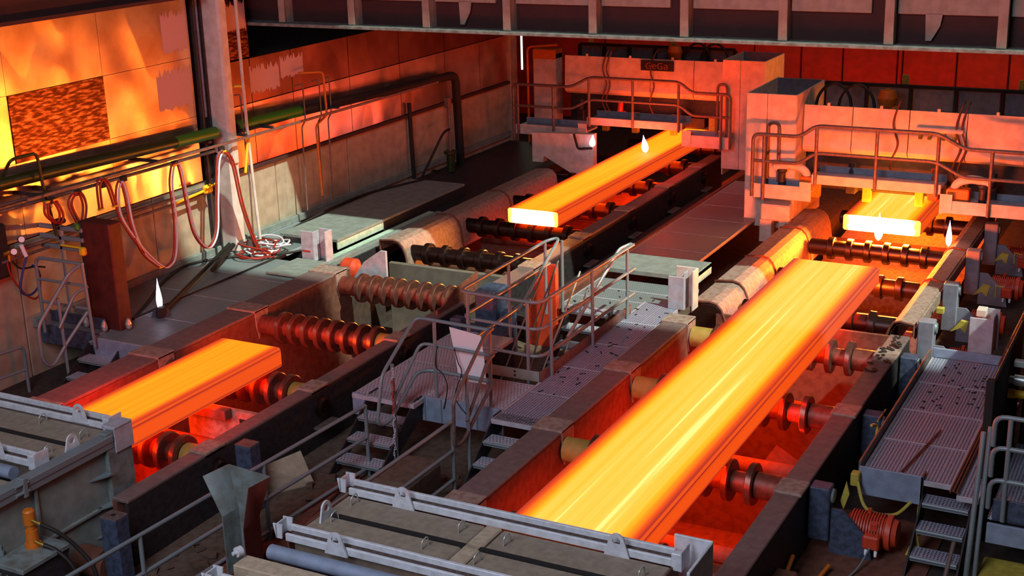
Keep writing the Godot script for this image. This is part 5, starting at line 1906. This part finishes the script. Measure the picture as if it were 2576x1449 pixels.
func build_covers() -> void:
	# right lid
	var t := thing("strand_lid", "large concrete lid with steel channels and lifting lugs over the right strand", "lid", V(-5.9, 0.4, -10.1))
	var y := 0.8
	var x0 := -7.62
	var x1 := -4.02
	for s in [[-7.62, -5.98, -10.55, -10.14, 0.0], [-5.78, -4.02, -10.55, -10.14, 0.0], [-7.62, -5.98, -10.06, -9.58, 0.01], [-5.78, -4.02, -10.06, -9.58, 0.01]]:
		var st := S()
		B(st, s[0], s[1], y - 0.42, y - 0.13 + s[4], s[3], s[2], 0.015)
		part(t, "concrete_slab", st, M.cover_concrete)
	var st := S()
	B(st, -5.97, -5.79, y - 0.42, y - 0.115, -10.55, -9.58, 0.015)
	part(t, "joint_strip", st, M.cover_strip)
	st = S()
	B(st, x0, x1, y - 0.3, y - 0.115, -10.13, -10.07)
	part(t, "seam_bar", st, M.dark)
	edge_bar(t, x0, x1, -10.62, y, true, true)
	edge_bar(t, x0, x1, -9.52, y, true, true)
	st = S()
	B(st, x0, x1, 0.1, y - 0.1, -10.74, -10.69, 0.01)
	B(st, x0 - 0.02, x0, 0.3, y - 0.12, -10.7, -9.5, 0.01)
	B(st, x1, x1 + 0.02, 0.1, y - 0.12, -10.7, -9.5, 0.01)
	part(t, "skirt", st, M.side)
	lug(t, V(-6.93, y - 0.13, -10.54), true)
	lug(t, V(-4.56, y - 0.13, -10.54), true)
	lug(t, V(-7.52, y - 0.16, -10.0), false)
	lug(t, V(-7.0, y - 0.13, -9.44), true)
	for p in [[-7.45, -10.35], [-7.42, -9.95], [-6.15, -10.3], [-5.62, -10.25], [-6.3, -9.85], [-5.7, -9.8], [-4.2, -10.2]]:
		hook(t, V(p[0], y - 0.14, p[1]))
	t = thing("lid_end_plate", "pale flared end plate at the right lid's far corner", "plate", V(-3.95, 0.2, -10.9))
	board(t, "plate", -4.1, -3.72, 0.25, 0.86, -10.86, -10.83, M.white_bar)
	board(t, "flank", -3.74, -3.71, 0.0, 0.86, -10.83, -10.2, M.white_bar)
	# second lid, nearer, cut off by the picture's lower edge
	t = thing("strand_lid", "nearest concrete lid with a steel roller pipe, cut off at the lower edge", "lid", V(-5.9, 0.4, -9))
	st = S()
	lathe(st, V(x0, y - 0.13, -9.22), V(1, 0, 0), [[0, 0], [0, 0.075], [3.6, 0.075], [3.6, 0]], 18)
	part(t, "pipe", st, M.blue_steel)
	st = S()
	B(st, x0 - 0.18, x1, y - 0.34, y - 0.13, -9.08, -8.86, 0.012)
	part(t, "concrete_curb", st, M.cover_strip)
	st = S()
	lathe(st, V(x0 - 0.19, y - 0.06, -9.02), V(-0.3, 0, 1), [[0, 0], [0, 0.05], [0.06, 0.05], [0.06, 0.02], [0.1, 0.02], [0.1, 0]], 12)
	part(t, "pin", st, M.white_bar)
	st = S()
	B(st, x0, x1, y - 0.36, y - 0.3, -9.5, -8.5)
	part(t, "tray", st, M.dark_steel)
	st = S()
	lathe(st, V(x0 + 0.1, y - 0.2, -8.72), V(1, 0, 0), [[0, 0], [0, 0.06], [3.4, 0.06], [3.4, 0]], 16)
	part(t, "pipe", st, M.dark_steel)
	edge_bar(t, x0, x1, -8.45, y, true, true)
	lug(t, V(-7.2, y - 0.1, -8.385), true)
	st = S()
	B(st, x0, x1, y - 0.42, y - 0.13, -8.36, -7.4, 0.015)
	part(t, "concrete_slab", st, M.cover_concrete)
	# left lid
	t = thing("strand_lid", "concrete lid with steel channels over the left strand at the left edge", "lid", V(-12.2, 0.4, -10.3))
	x0 = -14.2
	x1 = -11.12
	for s in [[x0, x1, -10.78, -10.32], [x0, x1, -10.26, -9.78]]:
		st = S()
		B(st, s[0], s[1], y - 0.42, y - 0.13, s[3], s[2], 0.015)
		part(t, "concrete_slab", st, M.cover_concrete)
	st = S()
	B(st, x0, x1, y - 0.3, y - 0.12, -10.32, -10.26)
	part(t, "seam_bar", st, M.dark)
	st = S()
	B(st, x0, x1, 0.38, y - 0.12, -10.94, -10.8, 0.01)
	part(t, "skirt", st, M.rail_dark)
	st = S()
	B(st, x0, x1, 0.38, 0.42, -10.8, -8.2)
	part(t, "tray", st, M.dark_steel)
	edge_bar(t, x0, x1 - 0.14, -10.86, y, false, true)
	edge_bar(t, x0, x1 - 0.16, -9.72, y, false, true)
	lug(t, V(-11.62, y - 0.1, -10.795), true)
	lug(t, V(-11.12, y - 0.14, -10.15), false)
	lug(t, V(-11.75, y - 0.1, -9.655), true)
	for p in [[-12.1, -10.6], [-11.35, -9.95], [-11.3, -10.45]]:
		hook(t, V(p[0], y - 0.14, p[1]))
	t = thing("strand_lid", "pipe and curb of the left strand's nearer lid at the left edge", "lid", V(-12.2, 0.4, -9.4))
	st = S()
	lathe(st, V(x0, y - 0.12, -9.45), V(1, 0, 0), [[0, 0], [0, 0.075], [2.9, 0.075], [2.9, 0]], 18)
	part(t, "pipe", st, M.blue_steel)
	st = S()
	B(st, x0, x1, y - 0.4, y - 0.13, -9.3, -8.2, 0.012)
	part(t, "concrete_slab", st, M.cover_concrete)


# ---------------------------------------------------------------- front left housing and posts

func build_front_left() -> void:
	var t := thing("side_housing", "grey stained housing wall with ribs below the left concrete lid", "housing", V(-10.98, -0.8, -9.5))
	var st := S()
	B(st, -11.06, -11.0, -1.2, 0.66, -10.5, -5.0)
	part(t, "wall_plate", st, M.duct_grey)
	st = S()
	B(st, -11.08, -10.92, 0.66, 0.74, -10.6, -5.0, 0.008)
	B(st, -10.99, -10.93, 0.58, 0.68, -10.6, -5.0, 0.008)
	part(t, "top_channel", st, M.rail)
	st = S()
	B(st, -11.06, -10.94, -1.2, 0.78, -10.90, -10.5, 0.01)
	part(t, "corner_post", st, M.funnel)
	st = S()
	B(st, -11.12, -10.92, 0.78, 0.82, -10.92, -10.62, 0.008)
	B(st, -10.94, -10.92, 0.5, 0.80, -10.92, -10.62, 0.006)
	part(t, "corner_plate", st, M.grey_box)
	for y in [0.28, -0.1, -0.45]:
		st = S()
		prism(st, [V(-11.0, y, -10.5), V(-10.9, y, -10.5), V(-10.9, y, -10.44), V(-11.0, y, -10.22)], V(0, 0.02, 0))
		part(t, "gusset", st, M.rail)
	st = S()
	B(st, -11.0, -10.965, -0.12, -0.08, -10.35, -9.4, 0.006)
	B(st, -11.0, -10.965, -1.2, 0.6, -9.45, -9.41, 0.006)
	part(t, "rib", st, M.duct_grey)
	st = S()
	lathe(st, V(-11.0, -0.35, -9.75), V(1, 0, 0), [[0, 0], [0.006, 0.045], [0.008, 0]], 14)
	part(t, "port_hole", st, M.black)
	st = S()
	B(st, -11.0, -10.9, 0.56, 0.78, -9.28, -9.22, 0.006)
	lathe(st, V(-10.92, 0.62, -9.2), V(0, 0, 1), [[-0.1, 0], [-0.1, 0.02], [0.08, 0.02], [0.08, 0]], 8)
	lathe(st, V(-10.92, 0.72, -9.2), V(0, 0, 1), [[-0.1, 0], [-0.1, 0.02], [0.08, 0.02], [0.08, 0]], 8)
	part(t, "clamp", st, M.rail)
	# orange hydraulic motor on its dark box
	t = thing("hydraulic_motor", "orange upright hydraulic motor with black hoses at the lower left", "motor", V(-10.84, 0.0, -9.18))
	st = S()
	lathe(st, V(-10.84, 0.02, -9.18), UPV, [[0, 0], [0, 0.085], [0.05, 0.085], [0.05, 0.07], [0.2, 0.065], [0.2, 0.05], [0.27, 0.048], [0.27, 0.065], [0.42, 0.065], [0.44, 0.05], [0.44, 0]], 16)
	part(t, "motor", st, M.orange)
	st = S()
	lathe(st, V(-10.78, 0.35, -9.16), V(1, -0.3, -0.2), [[0, 0], [0, 0.02], [0.08, 0.02], [0.08, 0.026], [0.11, 0.026], [0.11, 0]], 8)
	part(t, "fitting", st, M.brass)
	st = S()
	lathe(st, V(-10.78, 0.1, -9.16), V(1, -0.3, -0.2), [[0, 0], [0, 0.02], [0.08, 0.02], [0.08, 0.026], [0.11, 0.026], [0.11, 0]], 8)
	part(t, "fitting", st, M.brass)
	st = S()
	tube(st, spline([V(-10.69, 0.32, -9.18), V(-10.54, 0.2, -9.28), V(-10.39, 0.0, -9.38), V(-10.24, -0.25, -9.43), V(-10.19, -0.6, -9.38)]), 0.024, 8)
	part(t, "hose", st, M.rubber)
	st = S()
	tube(st, spline([V(-10.69, 0.07, -9.18), V(-10.54, 0.0, -9.23), V(-10.39, -0.18, -9.28), V(-10.29, -0.5, -9.28), V(-10.29, -0.8, -9.18)]), 0.024, 8)
	part(t, "hose", st, M.rubber)
	t = thing("pump_box", "dark grey box carrying the orange hydraulic motor", "box", V(-10.84, -0.8, -9.13))
	st = S()
	B(st, -10.98, -10.55, -0.8, -0.04, -9.4, -8.75, 0.02)
	part(t, "box", st, M.dark_steel)
	st = S()
	B(st, -10.98, -10.53, -0.04, 0.02, -9.42, -8.73, 0.01)
	part(t, "lid", st, M.funnel)
	st = S()
	for x in [-10.9, -10.8]:
		prism(st, [V(x, -0.8, -8.75), V(x, -0.1, -8.75), V(x, -0.1, -8.73), V(x, -0.8, -8.6)], V(0.02, 0, 0))
	part(t, "rib", st, M.funnel)
	st = S()
	lathe(st, V(-10.99, 0.02, -8.88), UPV, [[0, 0], [0, 0.03], [0.06, 0.03], [0.06, 0.012], [0.12, 0.012], [0.12, 0]], 8)
	part(t, "bolt", st, M.rail)
	# shaft and flange behind
	st = S()
	lathe(st, V(-10.98, -0.55, -9.95), V(1, 0, 0), [[0, 0], [0, 0.18], [0.35, 0.18], [0.35, 0.15], [0.42, 0.15], [0.42, 0]], 18)
	lathe(st, V(-10.56, -0.5, -9.95), V(1, 0, 0), [[0, 0.05], [0.01, 0.05], [0.01, 0]], 10)
	solo("shaft_flange", "rust brown flange and shaft end below the left housing", "machine", st, M.side)
	# blue box posts
	for k in 2:
		var z: float = [-12.15, -9.95][k]
		var x: float = [-10.28, -10.42][k]
		t = thing("box_post", ["dark blue square post beside the left strand's right beam", "dark blue square post in front of the housing's corner"][k], "post", V(x, -0.8, z), "dark blue square posts")
		st = S()
		B(st, x - 0.12, x + 0.12, -0.8, 0.10, z - 0.12, z + 0.08, 0.008)
		part(t, "post", st, M.dark_blue)
		st = S()
		B(st, x - 0.12, x + 0.12, 0.10, 0.115, z - 0.12, z + 0.08, 0.004)
		part(t, "cap", st, M.rail_dark)
		if k == 1:
			st = S()
			lathe(st, V(x, 0.113, z - 0.02), UPV, [[0, 0.03], [0.005, 0.03], [0.005, 0]], 10)
			part(t, "cap_hole", st, M.black)
	# funnel post: a folded sheet channel that flares at the top
	t = thing("funnel_post", "grey sheet post flaring into a half funnel at the lower middle left", "post", V(-9.2, -0.8, -10.7))
	st = S()
	var s := 0.012
	var bl := V(-9.52, 0.50, -10.92)
	var br := V(-8.94, 0.46, -10.92)
	var fl := V(-9.58, 0.50, -10.55)
	var fr := V(-8.93, 0.50, -10.52)
	var nbl := V(-9.38, 0.02, -10.86)
	var nbr := V(-9.10, -0.02, -10.86)
	var nfl := V(-9.42, 0.0, -10.62)
	var nfr := V(-9.08, -0.05, -10.55)
	var dn := V(0, -0.9, 0)
	prism(st, [bl, br, nbr, nbl], V(0, 0, -s))
	prism(st, [nbl, nbr, nbr + dn, nbl + dn], V(0, 0, -s))
	part(t, "back", st, M.funnel)
	st = S()
	quad(st, fl, bl, nbl, nfl, V(1, 0, 0))
	quad(st, fl - V(s, 0, 0), bl - V(s, 0, 0), nbl - V(s, 0, 0), nfl - V(s, 0, 0), V(-1, 0, 0))
	quad(st, fl, fl - V(s, 0, 0), nfl - V(s, 0, 0), nfl, V(0, 0, 1))
	quad(st, fl, bl, bl - V(s, 0, 0), fl - V(s, 0, 0), UPV)
	prism(st, [nfl, nbl, nbl + dn, nfl + dn], V(-s, 0, 0))
	part(t, "left_wing", st, M.funnel)
	st = S()
	quad(st, fr, br, nbr, nfr, V(-1, 0, 0))
	quad(st, fr + V(s, 0, 0), br + V(s, 0, 0), nbr + V(s, 0, 0), nfr + V(s, 0, 0), V(1, 0, 0))
	quad(st, fr, fr + V(s, 0, 0), nfr + V(s, 0, 0), nfr, V(0, 0, 1))
	quad(st, fr, br, br + V(s, 0, 0), fr + V(s, 0, 0), UPV)
	prism(st, [nfr, nbr, nbr + dn, nfr + dn], V(s, 0, 0))
	part(t, "right_wing", st, M.brown_block)
